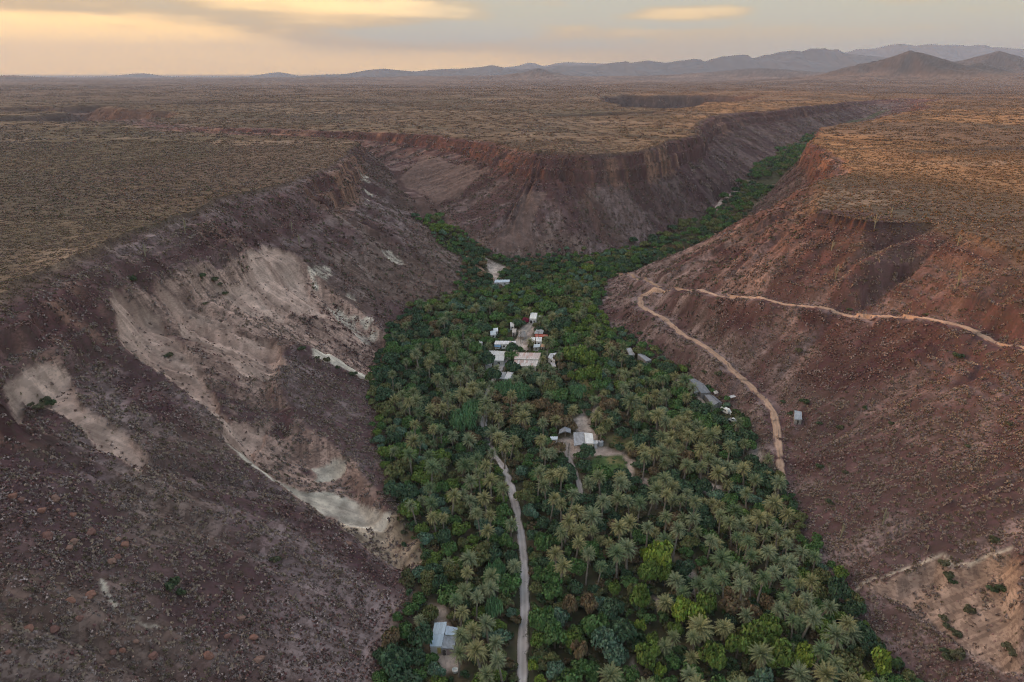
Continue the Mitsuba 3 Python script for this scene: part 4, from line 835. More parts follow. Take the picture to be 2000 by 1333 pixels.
for (x, y), yaw, tone, txt in zip(PLANKS, (1.0, .2, 2.2), ((.72, .70, .68), (.50, .42, .30), (.62, .56, .50)), ('long white plank leaning on the scrap above the pickups', 'short yellowish timber lying beside the camper', 'weathered plank lying right of the pickups')):
    z0 = ground(x, y)[0]
    M = trimesh.transformations.euler_matrix(0, -.12, yaw)
    M[:3, 3] = [x, y, z0 + .25]
    k = numbered('timber_plank')
    label(k, txt, 'plank')
    scene[k] = Soup().box([-1.6, -.16, -.05], [1.6, .16, .05], tone, M).ply('built_material')
for (x, y), tone, txt in zip(TUB, ((.55, .62, .68), (.66, .68, .68)), ('pale blue tub standing in the yard below the blue roofed house', 'white trough lying under the palms in the bottom yard')):
    k = numbered('yard_tub')
    label(k, txt, 'tub')
    m = trimesh.creation.revolve([[0, .08], [.62, .08], [.7, .6], [.78, .6], [.7, 0], [0, 0]], sections=20)
    m.apply_translation([x, y, ground(x, y)[0] + .02])
    scene[k + '__basin'] = Soup().mesh(m, tone).ply('built_material')
    m = trimesh.creation.revolve([[.72, .58], [.82, .58], [.82, .66], [.72, .66], [.72, .58]], sections=20)
    m.apply_translation([x, y, ground(x, y)[0] + .02])
    scene[k + '__rim'] = Soup().mesh(m, np.array(tone) * .8).ply('built_material')
POLE_TEXT = ['utility pole beside the path to the farmhouse yard', 'utility pole at the left of the village street', 'utility pole in front of the twin gabled white house', 'utility pole by the left end of the hall', 'utility pole on the right of the top village house']
for (x, y), txt in zip(POLES, POLE_TEXT):
    z0 = ground(x, y)[0]
    k = numbered('utility_pole')
    label(k, txt, 'pole', 'utility poles of the village')
    scene[k + '__post'] = Soup().bar([x, y, z0 - .8], [x, y, z0 + 7.6], .17, (.12, .10, .09), 8, .11).ply('built_material')
    scene[k + '__crossarm'] = Soup().box([x - .9, y - .06, z0 + 6.9], [x + .9, y + .06, z0 + 7.05], (.14, .11, .09)).ply('built_material')
    for i, dx in enumerate((-.75, .75)):
        scene[k + '__insulator' + (f'_{i:03d}' if i else '')] = Soup().bar([x + dx, y, z0 + 7.05], [x + dx, y, z0 + 7.3], .06, (.6, .6, .6)).ply('built_material')


# ---------------------------------------------------------------- plants: prototypes
def leafy(seed, tone, n=1150, size=.105, upright=False, lobes=11):
    """A unit crown (radius 1, height 1, from 0.12 up) of many small leaf clumps spread over uneven lobes."""
    r = np.random.default_rng(seed)
    th, ph = r.uniform(0, 2 * np.pi, lobes), r.uniform(0, 1, lobes)
    c = np.column_stack([np.cos(th) * .62 * np.sqrt(ph), np.sin(th) * .62 * np.sqrt(ph), .50 + .34 * r.random(lobes) * (1 - .5 * ph)])
    rad = r.uniform(.26, .46, lobes)
    tint = r.uniform(.78, 1.24, lobes)
    k = r.integers(0, lobes, n)
    d = r.normal(size=(n, 3))
    d[:, 2] = np.abs(d[:, 2]) * .9 - .25
    d /= np.linalg.norm(d, axis=1, keepdims=True)
    q = c[k] + d * (rad[k] * r.uniform(.72, 1.06, n))[:, None] * [1, 1, .72]
    q[:, 2] = np.maximum(q[:, 2], .1)
    nn = d + r.normal(size=(n, 3)) * .55
    nn /= np.linalg.norm(nn, axis=1, keepdims=True)
    u = np.cross(nn, r.normal(size=(n, 3)))
    if upright:
        u = np.array([0, 0, 1]) + r.normal(size=(n, 3)) * .3
    u /= np.linalg.norm(u, axis=1, keepdims=True)
    w = np.cross(nn, u)
    w /= np.linalg.norm(w, axis=1, keepdims=True)
    s = size * r.uniform(.6, 1.35, n)[:, None]
    a, b = (1.9, .42) if upright else (1.0, .75)
    V = np.stack([q - u * s * a, q + w * s * b * .8, q + u * s * a, q - w * s * b], 1).reshape(-1, 3)
    i = np.arange(n)[:, None] * 4
    f = np.vstack([i + [0, 1, 2], i + [0, 2, 3]])
    col = np.array(tone) * (tint[k] * r.uniform(.72, 1.3, n))[:, None] * (1 + r.normal(size=(n, 3)) * [.10, .05, .05])
    return V, f, np.repeat(col, 4, 0)


def trunk(seed, tone=(.16, .13, .11)):
    r = np.random.default_rng(seed)
    s = Soup()
    s.bar([0, 0, -.15], [.02, .0, .38], .085, tone, 7, .055)
    for k in range(4):
        a = k * 1.6 + r.uniform(0, .6)
        e = [.38 * math.cos(a), .38 * math.sin(a), .62 + .1 * r.random()]
        s.bar([.02, 0, .34], e, .045, tone, 5, .018)
    return s


TONES = {'leaf': (0.125, 0.185, 0.045), 'green': (0.094, 0.171, 0.059), 'dark': (0.061, 0.106, 0.061), 'lime': (0.180, 0.245, 0.045), 'olive': (0.142, 0.153, 0.065), 'brown': (0.177, 0.132, 0.078), 'blue': (0.109, 0.177, 0.124), 'reed': (0.118, 0.218, 0.106), 'magenta': (0.307, 0.035, 0.088)}
TEXT = {'leaf': 'yellowish green leafy tree', 'green': 'mid green leafy tree', 'dark': 'dark green leafy tree', 'lime': 'bright yellow green leafy tree', 'olive': 'olive green leafy tree', 'brown': 'brownish half bare tree', 'blue': 'grey green leafy tree', 'reed': 'tall fresh green reeds', 'magenta': 'magenta flowering bougainvillea'}
for ti, (tn, tone) in enumerate(TONES.items()):
    for v in range(1 if tn == 'magenta' else 4):
        s = Soup().add(*leafy(100 + 10 * ti + v, tone, upright=tn == 'reed', lobes=8 + 2 * v))
        scene[f'proto_{tn}_{v}'] = {'type': 'shapegroup', 'crown': s.ply('leaf_material'), 'trunk': trunk(200 + v).ply('leaf_material')}


def frond(r, e0, az, L, tone, tip, arch=.85):
    """One feather frond from the origin: an arched rachis with leaflets on both sides."""
    n = 9
    s = np.linspace(0, 1, n)
    el = e0 - (arch + .3 * r.random()) * s ** 1.4
    step = L / (n - 1)
    hx = np.concatenate([[0], np.cumsum(np.cos(el[:-1]) * step)])
    hz = np.concatenate([[0], np.cumsum(np.sin(el[:-1]) * step)])
    d, side = np.array([math.cos(az), math.sin(az), 0]), np.array([-math.sin(az), math.cos(az), 0])
    P = hx[:, None] * d + hz[:, None] * [0, 0, 1]
    V, Fc, C_ = [], [], []
    for i in range(n - 1):
        t = i / (n - 1)
        w = L * (.135 * math.sin(math.pi * min(1, t * .85 + .16)) + .02)
        for sg in (-1, 1):
            a, b = P[i], P[i + 1]
            fwd = (b - a) / np.linalg.norm(b - a)
            for h in (0.0, .5):
                p0, p1 = a + (b - a) * h, a + (b - a) * (h + .34)
                tipv = p0 + side * sg * w * r.uniform(.8, 1.1) + fwd * w * .95 - np.array([0, 0, w * .30])
                k = len(V)
                V += [p0, p1, tipv]
                Fc.append([k, k + 1, k + 2])
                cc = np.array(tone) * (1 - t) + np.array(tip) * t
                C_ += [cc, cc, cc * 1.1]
    k = len(V)
    hw = L * .012
    for i in (0, 4, 8):
        V += [P[i] - side * hw * (1.2 - i / 8), P[i] + side * hw * (1.2 - i / 8)]
        C_ += [np.array(tip) * 1.15] * 2
    Fc += [[k, k + 1, k + 3], [k, k + 3, k + 2], [k + 2, k + 3, k + 5], [k + 2, k + 5, k + 4]]
    return np.array(V), np.array(Fc), np.array(C_) * r.uniform(.8, 1.2)


PALM_TONE = {'green': ((0.067, 0.122, 0.061), (0.159, 0.207, 0.104)), 'silver': ((0.091, 0.137, 0.076), (0.250, 0.275, 0.165)), 'gold': ((0.104, 0.128, 0.055), (0.329, 0.305, 0.152)), 'olive': ((0.085, 0.122, 0.059), (0.226, 0.244, 0.128))}
PALM_TEXT = {'leaf': 'yellowish green leafy tree', 'green': 'deep green date palm', 'silver': 'silvery green date palm', 'gold': 'golden tipped date palm', 'olive': 'olive green date palm'}


def palm_parts(seed, kind, separate=False):
    r = np.random.default_rng(seed)
    tone, tip = PALM_TONE[kind]
    N = 62
    fr = []
    for k in range(N):
        e0 = math.radians(80 - 108 * (k / N) ** 1.15 + r.uniform(-7, 7))
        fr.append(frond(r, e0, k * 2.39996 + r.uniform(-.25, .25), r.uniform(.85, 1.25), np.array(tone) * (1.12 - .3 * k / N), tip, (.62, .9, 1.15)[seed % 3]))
    t = Soup()
    for i in range(7):
        t.bar([.03 * math.sin(i * .3), 0, -.05 - .62 * i], [.03 * math.sin(i * .3 + .3), 0, -.05 - .62 * (i + 1) - .03], .085 + .005 * i + .012 * (i % 2), (.19, .165, .145) if i % 2 else (.23, .20, .175), 8)
    skirt = Soup()
    for k in range(22):
        a = k * 2.39996
        L = r.uniform(.55, .95)
        d = np.array([math.cos(a), math.sin(a), 0])
        o = d * .07 + [0, 0, -.06]
        e = d * (.28 + .1 * r.random()) + [0, 0, -L]
        w = np.array([-d[1], d[0], 0]) * .07
        skirt.add([o - w * .4, o + w * .4, (o + e) / 2 + w + d * .1, e, (o + e) / 2 - w + d * .1], [[0, 1, 2], [0, 2, 4], [4, 2, 3]], np.array((.26, .205, .14)) * r.uniform(.6, 1.1))
    heart = Soup().mesh(trimesh.creation.icosphere(subdivisions=1, radius=.11), np.array(tip) * .7)
    return fr, t, skirt, heart


for ki, kind in enumerate(PALM_TONE):
    for v in range(3):
        fr, t, skirt, heart = palm_parts(300 + 10 * ki + v, kind)
        s = Soup()
        for f3 in fr:
            s.add(*f3)
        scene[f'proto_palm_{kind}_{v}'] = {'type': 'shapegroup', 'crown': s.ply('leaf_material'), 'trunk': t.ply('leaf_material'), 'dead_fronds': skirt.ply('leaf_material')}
        if v == 0:
            g = {'type': 'shapegroup', 'crown': heart.ply('leaf_material'), 'trunk': t.ply('leaf_material'), 'dead_fronds': skirt.ply('leaf_material')}
            for i, f3 in enumerate(fr):
                g['crown__frond' + (f'_{i:03d}' if i else '')] = Soup().add(*f3).ply('leaf_material')
            scene[f'proto_palm_near_{kind}'] = g


def shrub_mesh(seed, tone, n=15, droop=0.0):
    r = np.random.default_rng(seed)
    th, el = r.uniform(0, 2 * np.pi, n), r.uniform(.1, 1.45, n)
    d = np.column_stack([np.cos(th) * np.cos(el), np.sin(th) * np.cos(el), np.sin(el)])
    base = r.normal(size=(n, 3)) * [.18, .18, .02]
    side = np.cross(d, r.normal(size=(n, 3)))
    side /= np.linalg.norm(side, axis=1, keepdims=True)
    L = r.uniform(.6, 1.05, n)[:, None]
    tip = base + d * L * [1, 1, .8]
    mid = base + d * L * [.62, .62, .55]
    w = side * r.uniform(.22, .42, n)[:, None]
    V = np.stack([base, mid - w, tip, mid + w], 1).reshape(-1, 3)
    i = np.arange(n)[:, None] * 4
    col = np.array(tone) * r.uniform(.6, 1.35, n)[:, None]
    return V, np.vstack([i + [0, 1, 2], i + [0, 2, 3]]), np.repeat(col, 4, 0)


def rock_mesh(seed, tone, sub=0):
    r = np.random.default_rng(seed)
    m = trimesh.creation.icosphere(subdivisions=sub, radius=1.0)
    v = m.vertices * (1 + .75 * (meshkit.noise(m.vertices * 1.3 + seed * 7.7, seed)[:, None] - .5)) * r.uniform(.75, 1.2, 3)
    for _ in range(5):
        nn = r.normal(size=3)
        nn /= np.linalg.norm(nn)
        over = np.maximum(v @ nn - .72, 0)
        v = v - over[:, None] * nn
    return v, m.faces, np.broadcast_to(np.array(tone), v.shape) * (1 + .5 * (meshkit.noise(v * 3, seed)[:, None] - .5))


# ---------------------------------------------------------------- plants: where they stand
IDX = np.random.default_rng(21)
plants = [(x, y, h, r_, 'palm', None) for x, y, h, r_ in PALMS]
plants += [(x, y, h, r_, 'tree', 'leaf' if (t == 'lime' and y > 260) or (t == 'green' and y < 180 and 25 < x < 75) else t) for x, y, h, r_, t in TREES]
plants.append((8.3, 379.0, 4.6, 2.3, 'tree', 'magenta'))
occ_xy, occ_r = [list(p[:2]) for p in plants], [p[3] * (.42 if p[4] == 'palm' else 1.45 if p[5] in ('lime', 'leaf') and p[1] < 260 else .75) for p in plants]
PF = Polygon(FLOOR)
roofs_poly = [Polygon(c).buffer(1.5) for c, _, _ in ROOFS.values()]
cand = np.column_stack([IDX.uniform(-75, 130, 30000), IDX.uniform(118, 545, 30000)])
fz, fF = land(cand[:, 0], cand[:, 1])
ground_colour(cand[:, 0], cand[:, 1], fz, fF)
edge = nz(cand[:, 0], cand[:, 1], 15, 95) * 14
bare = np.maximum(fF['M']['dirt'], fF['M']['grass'])
ok = (fF['df'] < 5 + edge) & (fF['road'] > np.where(cand[:, 1] < 235, 1.7, np.where(cand[:, 1] < 305, -.6, .5))) & (bare < .1)
front = np.array([4.0, -1.0])
for x0, y0, r0 in [(91.9, 259.5, 4.5), (94.6, 258.5, 4.5), (93.3, 265.5, 4.5), (95.4, 264, 3), (92, 255, 4)]:
    ok &= np.hypot(cand[:, 0] - x0, cand[:, 1] - y0) > r0
for P in roofs_poly:                                              # keep crowns off the roofs and just in front of them
    for dy in (0, 3.0, 5.5):
        ok &= ~contains_xy(P, cand[:, 0], cand[:, 1] + dy)
cand, cdf = cand[ok], fF['df'][ok]
zone = nz(cand[:, 0], cand[:, 1], 30, 96)
from collections import defaultdict
cells = defaultdict(list)


def cell_add(x, y, r_):
    cells[(int(x // 8), int(y // 8))].append((x, y, r_))


for (x, y), r_ in zip(occ_xy, occ_r):
    cell_add(x, y, r_)
for i, (x, y) in enumerate(cand):
    palmy = sm(15, 45, np.array(x)) * sm(300, 250, np.array(y)) * .34 + .10 + (.08 if x < 0 and 180 < y < 330 else 0)
    is_palm = IDX.random() < palmy + (.12 if 230 < y < 400 else 0) and cdf[i] < 2 and y < 430
    r_ = IDX.uniform(1.7, 3.3) if is_palm else IDX.uniform(1.6, 3.9) * (1.0 if y < 400 else .85)
    if cdf[i] > 2:
        r_ *= .7
    if any((x - a) ** 2 + (y - b) ** 2 < (.80 * (r_ + c)) ** 2 for ii in (-1, 0, 1) for jj in (-1, 0, 1) for a, b, c in cells[(int(x // 8) + ii, int(y // 8) + jj)]):
        continue
    cell_add(x, y, r_ * (.5 if is_palm else 1))
    if is_palm:
        plants.append((x, y, IDX.uniform(1.6, 2.7) * r_, r_, 'palm', None))
    else:
        z_ = zone[i] + IDX.normal() * .12
        t = 'brown' if z_ < -.32 else 'dark' if z_ < -.06 else 'green' if z_ < .10 else 'olive' if z_ < .2 else 'blue' if z_ < .28 else 'leaf'
        if x < -10 and t == 'lime':
            t = 'dark'
        plants.append((x, y, min(r_ * IDX.uniform(1.35, 2.0), 6.4), r_ * 1.1, 'tree', t))
# farther canyon floors
fx = np.column_stack([IDX.uniform(-200, 700, 30000), IDX.uniform(535, 1500, 30000)])
fF2 = land_raw(fx[:, 0], fx[:, 1])[1]
fx = fx[(fF2['df'] < 3 + nz(fx[:, 0], fx[:, 1], 40, 97) * 22)]
kept = 0
for x, y in fx:
    r_ = IDX.uniform(2.4, 5.0)
    if x < 60 and (IDX.random() > .4 or y > 575):
        continue
    if any((x - a) ** 2 + (y - b) ** 2 < (.85 * (r_ + c)) ** 2 for ii in (-1, 0, 1) for jj in (-1, 0, 1) for a, b, c in cells[(int(x // 8) + ii, int(y // 8) + jj)]):
        continue
    cell_add(x, y, r_)
    plants.append((x, y, r_ * 1.5, r_ * 1.1, 'tree', ('dark', 'green', 'green', 'olive')[IDX.integers(4)]))
plants = [p for p in plants if abs(p[0]) < .80 * p[1] * math.cos(PITCH) + 60]
gz = ground([p[0] for p in plants], [p[1] for p in plants])
LAND = [('the blue roofed house', -18, 139), ('the farmhouse', 30, 243), ('the open gabled shed', 22, 249), ('the small tool shed', 17, 244), ('the round water tank', 35.8, 242.4), ('the pole beside the yard path', 21.5, 228), ('the pink roofed hall', 7, 321),
        ('the flat grey slab roof', -8, 326), ('the blue canopy', -8, 340), ('the thatched palapa', 5.6, 357), ('the red awning', 16, 354), ('the top village house', 13, 383), ('the long blue shed', -7, 452), ('the slate roofed compound', 86, 287),
        ('the dark gabled cottage', 90, 275), ('the camper trailer', 93, 267), ('the grey dirt clearing', 53, 165), ('the tan dry patch in the grove', 49, 214), ('the bare patch right of the grove', 97, 230), ('the green plot below the farmhouse', 36, 226),
        ('the bend of the dirt road', -12.8, 267), ('the near end of the dirt road', 2, 127), ('the middle of the dirt road', 3.5, 176), ('the narrow far end of the dirt road', -8, 309), ('the lower end of the hillside track', 99.5, 217), ('the hairpin of the hillside track', 73, 383),
        ('the cream scar on the left slope', -63, 296), ('the pale outcrop on the left slope', -44, 192), ('the foot of the tan gully', -25, 160), ('the grey foot path', 81, 298), ('the valley junction below the mesa', 40, 505), ('the largest yellow green tree', 40.0, 172.0),
        ('the bottom right corner of the grove', 92, 133), ('the orange scarp', 100, 154), ('the larger grey cabin', 68, 324), ('the roadside shed', -2, 304), ('the broken white house', 21, 325), ('the green hollow behind the farmhouse', 45, 250)]
ORD = ['', 'second ', 'third ', 'fourth ', 'fifth ', 'sixth ', 'seventh ', 'eighth ', 'ninth ', 'tenth ', 'eleventh ', 'twelfth ', 'thirteenth ', 'fourteenth ', 'fifteenth ', 'sixteenth ', 'seventeenth ', 'eighteenth ', 'nineteenth ', 'twentieth ']
LXY = np.array([l[1:] for l in LAND])


def ranked(pts, noun):
    """For each point, a landmark near it and its rank among all of them by distance from that landmark."""
    pts = np.array(pts)
    D_ = np.hypot(pts[:, None, 0] - LXY[None, :, 0], pts[:, None, 1] - LXY[None, :, 1])
    rank = np.argsort(np.argsort(D_, 0), 0)
    best = np.argmin(rank + D_ * .02, 1)
    out = []
    for i, b in enumerate(best):
        k = rank[i, b]
        o = ORD[k] if k < len(ORD) else f'{k + 1}th '
        out.append(f'{o}nearest {noun} to {LAND[b][0]}' if k < 120 else None)
    return out


def inst(group, M):
    return {'type': 'instance', 'to_world': T(M), 'group': {'type': 'ref', 'id': group}}


def mat(x, y, z, yaw, sx, sz, tilt=None, sy=None):
    c, s = math.cos(yaw), math.sin(yaw)
    sy = sx if sy is None else sy
    M = np.array([[c * sx, -s * sy, 0, x], [s * sx, c * sy, 0, y], [0, 0, sz, z], [0, 0, 0, 1.0]])
    if tilt is not None:
        M[:3, :3] = tilt @ M[:3, :3]
    return M


def tilt_matrix(a, b):
    return trimesh.transformations.euler_matrix(a, b, 0)[:3, :3]


def seen_size(p, z):
    return p[3] / math.sqrt(p[0] ** 2 + p[1] ** 2 + (140 - z) ** 2)


for kind, noun in (('palm', 'palm'), ('tree', 'tree')):
    ids = [i for i, p in enumerate(plants) if p[4] == kind]
    inview = lambda p: abs(p[0]) < .745 * (p[1] * math.cos(PITCH) + 45) and p[1] > 124
    ids.sort(key=lambda i: -seen_size(plants[i], gz[i]) - (0 if inview(plants[i]) else -10))
    things, rest = ids[:300], ids[300:]
    names = ranked([plants[i][:2] for i in things], noun)
    for j, i in enumerate(things):
        x, y, h, r_, _, t = plants[i]
        r2 = np.random.default_rng(1000 + i)
        if kind == 'palm':
            tone = ('green', 'silver', 'gold', 'olive')[int(np.clip((nz(np.array([x]), np.array([y]), 25, 98)[0] + r2.normal() * .2 + .5) * 4, 0, 3))]
            key = numbered('date_palm')
            g = f'proto_palm_near_{tone}' if j < 26 else f'proto_palm_{tone}_{r2.integers(3)}'
            s = r_ * r2.uniform(.88, 1.2)
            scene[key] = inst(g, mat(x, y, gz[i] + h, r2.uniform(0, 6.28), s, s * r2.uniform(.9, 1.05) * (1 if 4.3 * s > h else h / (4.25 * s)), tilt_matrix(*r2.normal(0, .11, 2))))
            label(key, f'{PALM_TEXT[tone]}, {names[j]}' if names[j] else f'{PALM_TEXT[tone]} deep in the crowded grove', 'palm', 'date palms of the valley grove')
        else:
            key = numbered({'reed': 'reed_clump', 'magenta': 'bougainvillea'}.get(t, 'leafy_tree'))
            v = 0 if t == 'magenta' else r2.integers(4)
            if t in ('lime', 'leaf') and y < 260 and i < len(PALMS) + len(TREES):
                r_, h = max(r_ * 1.35, 3.2), max(h * 1.25, 8.5)
            scene[key] = inst(f'proto_{t}_{v}', mat(x, y, gz[i], r2.uniform(0, 6.28), r_ * 1.12, h, None, r_ * r2.uniform(1.0, 1.2)))
            txt = f'{TEXT[t]}, {names[j]}' if names[j] else f'{TEXT[t]} among the crowded trees up the valley'
            label(key, 'magenta flowering bougainvillea beside the top village house' if t == 'magenta' else txt, 'reeds' if t == 'reed' else 'bush' if t == 'magenta' else 'tree', None if t == 'magenta' else 'leafy trees of the valley')
    base = 'palm_thicket' if kind == 'palm' else 'tree_thicket'
    for j, i in enumerate(rest):
        x, y, h, r_, _, t = plants[i]
        r2 = np.random.default_rng(1000 + i)
        if kind == 'palm':
            tone = list(PALM_TONE)[r2.integers(4)]
            scene[f'{base}__{j + 1:03d}'] = inst(f'proto_palm_{tone}_{r2.integers(3)}', mat(x, y, gz[i] + h, r2.uniform(0, 6.28), r_ * 1.04, max(r_ * 1.04, h / 4.2)))
        else:
            scene[f'{base}__{j + 1:03d}'] = inst(f'proto_{t}_{0 if t == "magenta" else r2.integers(4)}', mat(x, y, gz[i], r2.uniform(0, 6.28), r_ * 1.12, h))
    if rest:
        labels[base] = {'kind': 'stuff', 'label': 'dense mass of more distant ' + ('palms' if kind == 'palm' else 'trees along the canyon floor'), 'category': 'palms' if kind == 'palm' else 'trees'}
    print(kind, len(things), len(rest))


# ---------------------------------------------------------------- scrub, undergrowth and stones: uncountable, as stuff
def wedge(n, r0, r1, power):
    """n points of the plan in the fan before the camera between two distances."""
    r_ = (r0 ** power + IDX.random(n) * (r1 ** power - r0 ** power)) ** (1 / power)
    x = IDX.uniform(-.80, .80, n) * (r_ + 45)
    return np.column_stack([x, r_])


SHRUB_TONES = [(.31, .25, .245), (.22, .16, .143), (.135, .112, .070), (.20, .115, .10), (.35, .275, .225), (.100, .105, .062), (.21, .138, .080), (.11, .075, .068), (.25, .15, .085)]
STONE_TONES = [(.135, .068, .070), (.19, .12, .115), (.095, .056, .060), (.24, .155, .13)]
MIXES = {'slope': (32, [0, 0, 1, 4, 3, 7, 5, 2, 0, 1], .09), 'dark': (30, [3, 1, 7, 3, 0], .40), 'green': (34, [2, 5, 1, 7, 3, 6, 1], .08), 'ochre': (32, [6, 6, 8, 3, 2, 1, 7], .06), 'sparse': (4, [0, 2, 4, 1], .3)}


def patch_mesh(seed, mix, radius, s0, s1, share):
    """A few dozen shrubs and stones spread over a disc, as one clump of ground cover."""
    n, tones, stony = MIXES[mix]
    n = max(1, round(n * share))
    r = np.random.default_rng(seed)
    sp = Soup()
    for _ in range(n):
        q = np.sqrt(r.random()) * radius
        a = r.uniform(0, 6.28)
        s = r.uniform(s0, s1) * (1.6 if r.random() < .07 else 1) * (.72 if mix in ('green', 'ochre') else 1)
        if r.random() < stony:
            s *= .68
            v, f, c = rock_mesh(int(r.integers(1e6)), STONE_TONES[(0, 0, 2, 1, 3)[r.integers(5)]])
            sp.add(v * s * [.7, .7, .55] + [q * math.cos(a), q * math.sin(a), s * .12], f, c * r.uniform(.6, 1.5))
        else:
            v, f, c = shrub_mesh(int(r.integers(1e6)), SHRUB_TONES[tones[r.integers(len(tones))]], 8)
            sp.add(v * s * [.9, .9, .85] + [q * math.cos(a), q * math.sin(a), -.06], f, c * (r.uniform(.8, 1.2) if mix in ('green', 'ochre') else r.uniform(.55, 1.35)))
    return sp


BANDS = [('near', 34000, 95, 330, 1.3, 1.15, .38, .95, .19), ('mid', 32000, 320, 700, 1.3, 1.9, .55, 1.25, .19), ('far', 14000, 690, 1900, 1.3, 4.5, 1.0, 2.1, .38), ('distant', 6000, 1850, 5200, 1.3, 26, 1.5, 3.2, 1.0)]
n_s = 0
for bi, (band, N, r0, r1, power, radius, s0, s1, share) in enumerate(BANDS):
    for mi_, mix in enumerate(MIXES):
        for v in range(6):
            scene[f'proto_{band}_{mix}_{v}'] = {'type': 'shapegroup', 'clump': patch_mesh(2000 + 100 * bi + 12 * mi_ + v, mix, radius, s0, s1, share).ply('leaf_material')}
    pts_ = wedge(N, r0, r1, power)
    e = radius * .5
    z, Fs = land(pts_[:, 0], pts_[:, 1])
    zx, zy = ground(pts_[:, 0] + e, pts_[:, 1]), ground(pts_[:, 0], pts_[:, 1] + e)
    zc = z
    nrm = np.column_stack([(z - zx) / e, (z - zy) / e, np.ones(N)])
    nrm /= np.linalg.norm(nrm, axis=1, keepdims=True)
    ground_colour(pts_[:, 0], pts_[:, 1], z, Fs)
    Ms = Fs['M']
    onslope = Fs['t'] < .93
    bare = np.clip(Ms['pink'] + .9 * Ms['bowl'] * (nz(pts_[:, 0], pts_[:, 1], 22, 73) > -.12) + Ms['pale'] + Ms['broken'] + .9 * Ms['tail'] + .9 * (Ms['orange'] > .5) * (nz(pts_[:, 0], pts_[:, 1], 6, 104) > -.12) + Ms['dirt'] + Ms['grass'], 0, 1)
    keep = (Fs['road'] > radius * .8) & (Fs['df'] > 1.5) & (z < 139) & ~((Ms['pale'] > .2) | (Ms['dirt'] > .2))
    stone = nz(pts_[:, 0], pts_[:, 1], 34, 68) + IDX.normal(0, .10, N)
    right = sm(-60, 260, pts_[:, 0] - .12 * pts_[:, 1])
    green = nz(pts_[:, 0], pts_[:, 1], 60, 103) + IDX.normal(0, .12, N)
    yaw = IDX.uniform(0, 6.28, N)
    for i in np.nonzero(keep)[0]:
        if bare[i] > .35 and (Ms['bowl'][i] < .5 or Ms['pink'][i] > .3 or IDX.random() < .45):
            if IDX.random() < .45:
                continue
            mix = 'sparse'
        elif onslope[i]:
            mix = 'dark' if Ms['rub'][i] > .4 or stone[i] > .22 else 'slope'
        elif Fs['cut'][i] > .3:
            mix = 'dark'
        else:
            mix = 'ochre' if right[i] > IDX.random() else 'green' if green[i] > -.14 else 'slope'
        up = nrm[i]
        ax = np.array([math.cos(yaw[i]), math.sin(yaw[i]), 0])
        ax -= up * (ax @ up)
        ax /= np.linalg.norm(ax)
        M = np.eye(4)
        M[:3, 0], M[:3, 1], M[:3, 2], M[:3, 3] = ax, np.cross(up, ax), up, [pts_[i, 0], pts_[i, 1], zc[i]]
        n_s += 1
        scene[f'desert_scrub__{n_s:05d}'] = inst(f'proto_{band}_{mix}_{IDX.integers(6)}', M)
labels['desert_scrub'] = {'kind': 'stuff', 'label': 'grey brown desert scrub and loose stones over slopes and plateau', 'category': 'scrub'}
print('scrub patches', n_s)

for i, t in enumerate(((.062, .105, .052), (.090, .145, .055), (.105, .115, .055), (.13, .10, .06))):
    scene[f'proto_under_{i}'] = {'type': 'shapegroup', 'leaves': Soup().add(*leafy(600 + i, t, 130, .24, lobes=5)).ply('leaf_material')}
uc = np.column_stack([IDX.uniform(-75, 130, 11000), IDX.uniform(118, 545, 11000)])
z, Fs = land(uc[:, 0], uc[:, 1])
ground_colour(uc[:, 0], uc[:, 1], z, Fs)
ok = (Fs['df'] < 4 + 12 * nz(uc[:, 0], uc[:, 1], 12, 102)) & (Fs['road'] > .9) & (Fs['M']['dirt'] < .3)
for P in roofs_poly:
    ok &= ~contains_xy(P, uc[:, 0], uc[:, 1])
ok &= np.abs(uc[:, 0]) < .78 * (uc[:, 1] * .94 + 60)
n_u = 0
for i in np.nonzero(ok)[0]:
    n_u += 1
    low = Fs['M']['grass'][i] > .2
    s = IDX.uniform(1.1, 2.5) * (.45 if low else 1)
    scene[f'undergrowth__{n_u:05d}'] = inst(f'proto_under_{1 if low else IDX.integers(4)}', mat(uc[i, 0], uc[i, 1], z[i] - .2, IDX.uniform(0, 6.28), s, s * IDX.uniform(.8, 1.5) * (.5 if low else 1)))
labels['undergrowth'] = {'kind': 'stuff', 'label': 'dark green undergrowth between the trees of the valley floor', 'category': 'undergrowth'}
print('undergrowth', n_u)

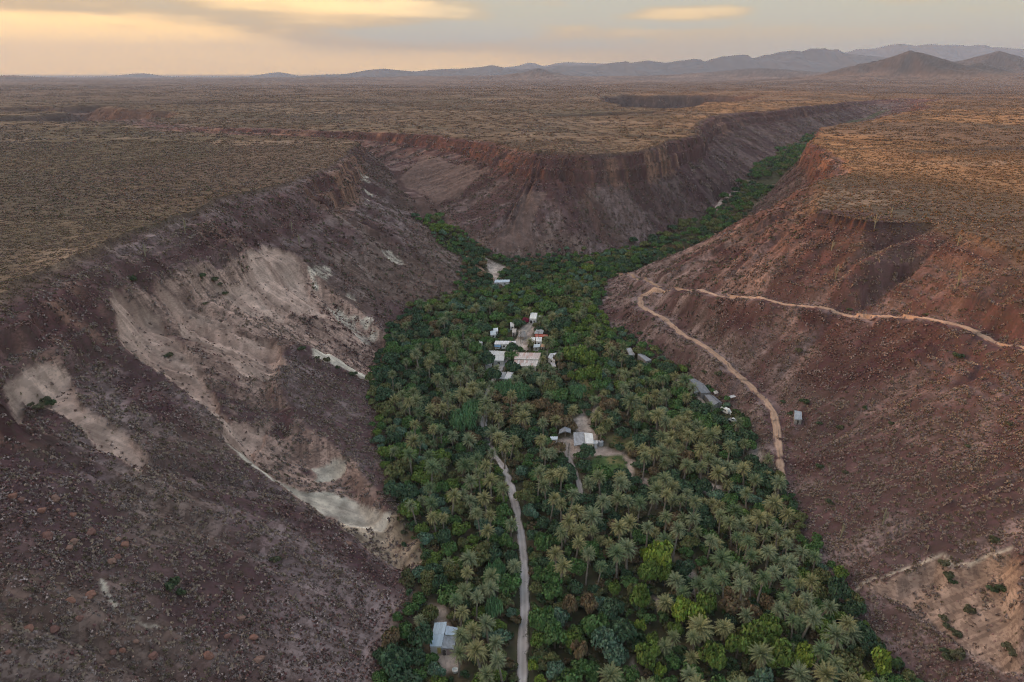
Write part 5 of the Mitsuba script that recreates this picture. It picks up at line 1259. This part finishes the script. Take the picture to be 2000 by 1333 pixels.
# ---------------------------------------------------------------- single shrubs, boulders and cacti on the slopes
LXY_MAIN, LAND_MAIN = LXY, LAND
LAND = LAND + [('the left slope scar', -110, 225), ('the tan scar at the left', -133, 180), ('the white streak low on the left slope', -90, 121), ('the short white streak low on the left slope', -80, 117), ('the pale rocks on the right slope', 162, 219), ('the lone hillside hut', 114, 243),
               ('the right end of the hillside track', 178, 221), ('the green strip on the left slope', -82, 289), ('the upper pink scar', -125, 345)]
LXY = np.array([l[1:] for l in LAND])
for i, t in enumerate(((.060, .085, .045), (.085, .095, .055), (.11, .105, .065))):
    scene[f'proto_bush_{i}'] = {'type': 'shapegroup', 'crown': Soup().add(*leafy(700 + i, t, 420, .16, lobes=7)).ply('leaf_material'), 'stem': trunk(710 + i).ply('leaf_material')}
sz = ground(*np.array(SHRUBS).T)
for (x, y), z, txt in zip(SHRUBS, sz, ranked(SHRUBS, 'lone green shrub')):
    r2 = np.random.default_rng(int(abs(x * 91 + y * 7)))
    key = numbered('desert_shrub')
    s = r2.uniform(1.3, 2.3)
    scene[key] = inst(f'proto_bush_{r2.integers(3)}', mat(x, y, z - .15, r2.uniform(0, 6.28), s, s * r2.uniform(.9, 1.3)))
    label(key, txt, 'shrub', 'single green shrubs on the slopes')
bz = ground(*np.array(BOULDERS).T)
for j, ((x, y), z, txt) in enumerate(zip(BOULDERS, bz, ranked(BOULDERS, 'big rust coloured boulder'))):
    r2 = np.random.default_rng(800 + j)
    key = numbered('boulder')
    v, f, c = rock_mesh(820 + j, [(.235, .125, .10), (.19, .105, .092), (.225, .14, .118)][j % 3], 2)
    s = r2.uniform(.6, 1.15)
    scene[key] = mikit.ply((v * s * [1.1, 1, .85] + [x, y, z + .25 * s], f), 'plain_material', color=np.clip(c, 0, 1))
    label(key, txt, 'boulder', 'rust coloured boulders on the left slope')
cz = ground(*np.array(CACTI).T)
for j, ((x, y), z, txt) in enumerate(zip(CACTI, cz, ranked(CACTI, 'tall pale cactus'))):
    r2 = np.random.default_rng(900 + j)
    key = numbered('column_cactus')
    h = r2.uniform(4.5, 7)
    tone = (.24, .22, .16)
    scene[key + '__trunk'] = Soup().bar([x, y, z - .3], [x + .1, y, z + h], .26, tone, 8, .2).ply('leaf_material')
    for i in range(2):
        a = r2.uniform(0, 6.28)
        p0, p1 = np.array([x, y, z + h * .35]), np.array([x + .8 * math.cos(a), y + .8 * math.sin(a), z + h * .5])
        scene[key + '__arm' + (f'_{i:03d}' if i else '')] = Soup().bar(p0, p1, .17, tone, 6).bar(p1, p1 + [0, 0, h * .33], .17, tone, 6, .13).ply('leaf_material')
    label(key, txt, 'cactus', 'column cacti on the slopes')
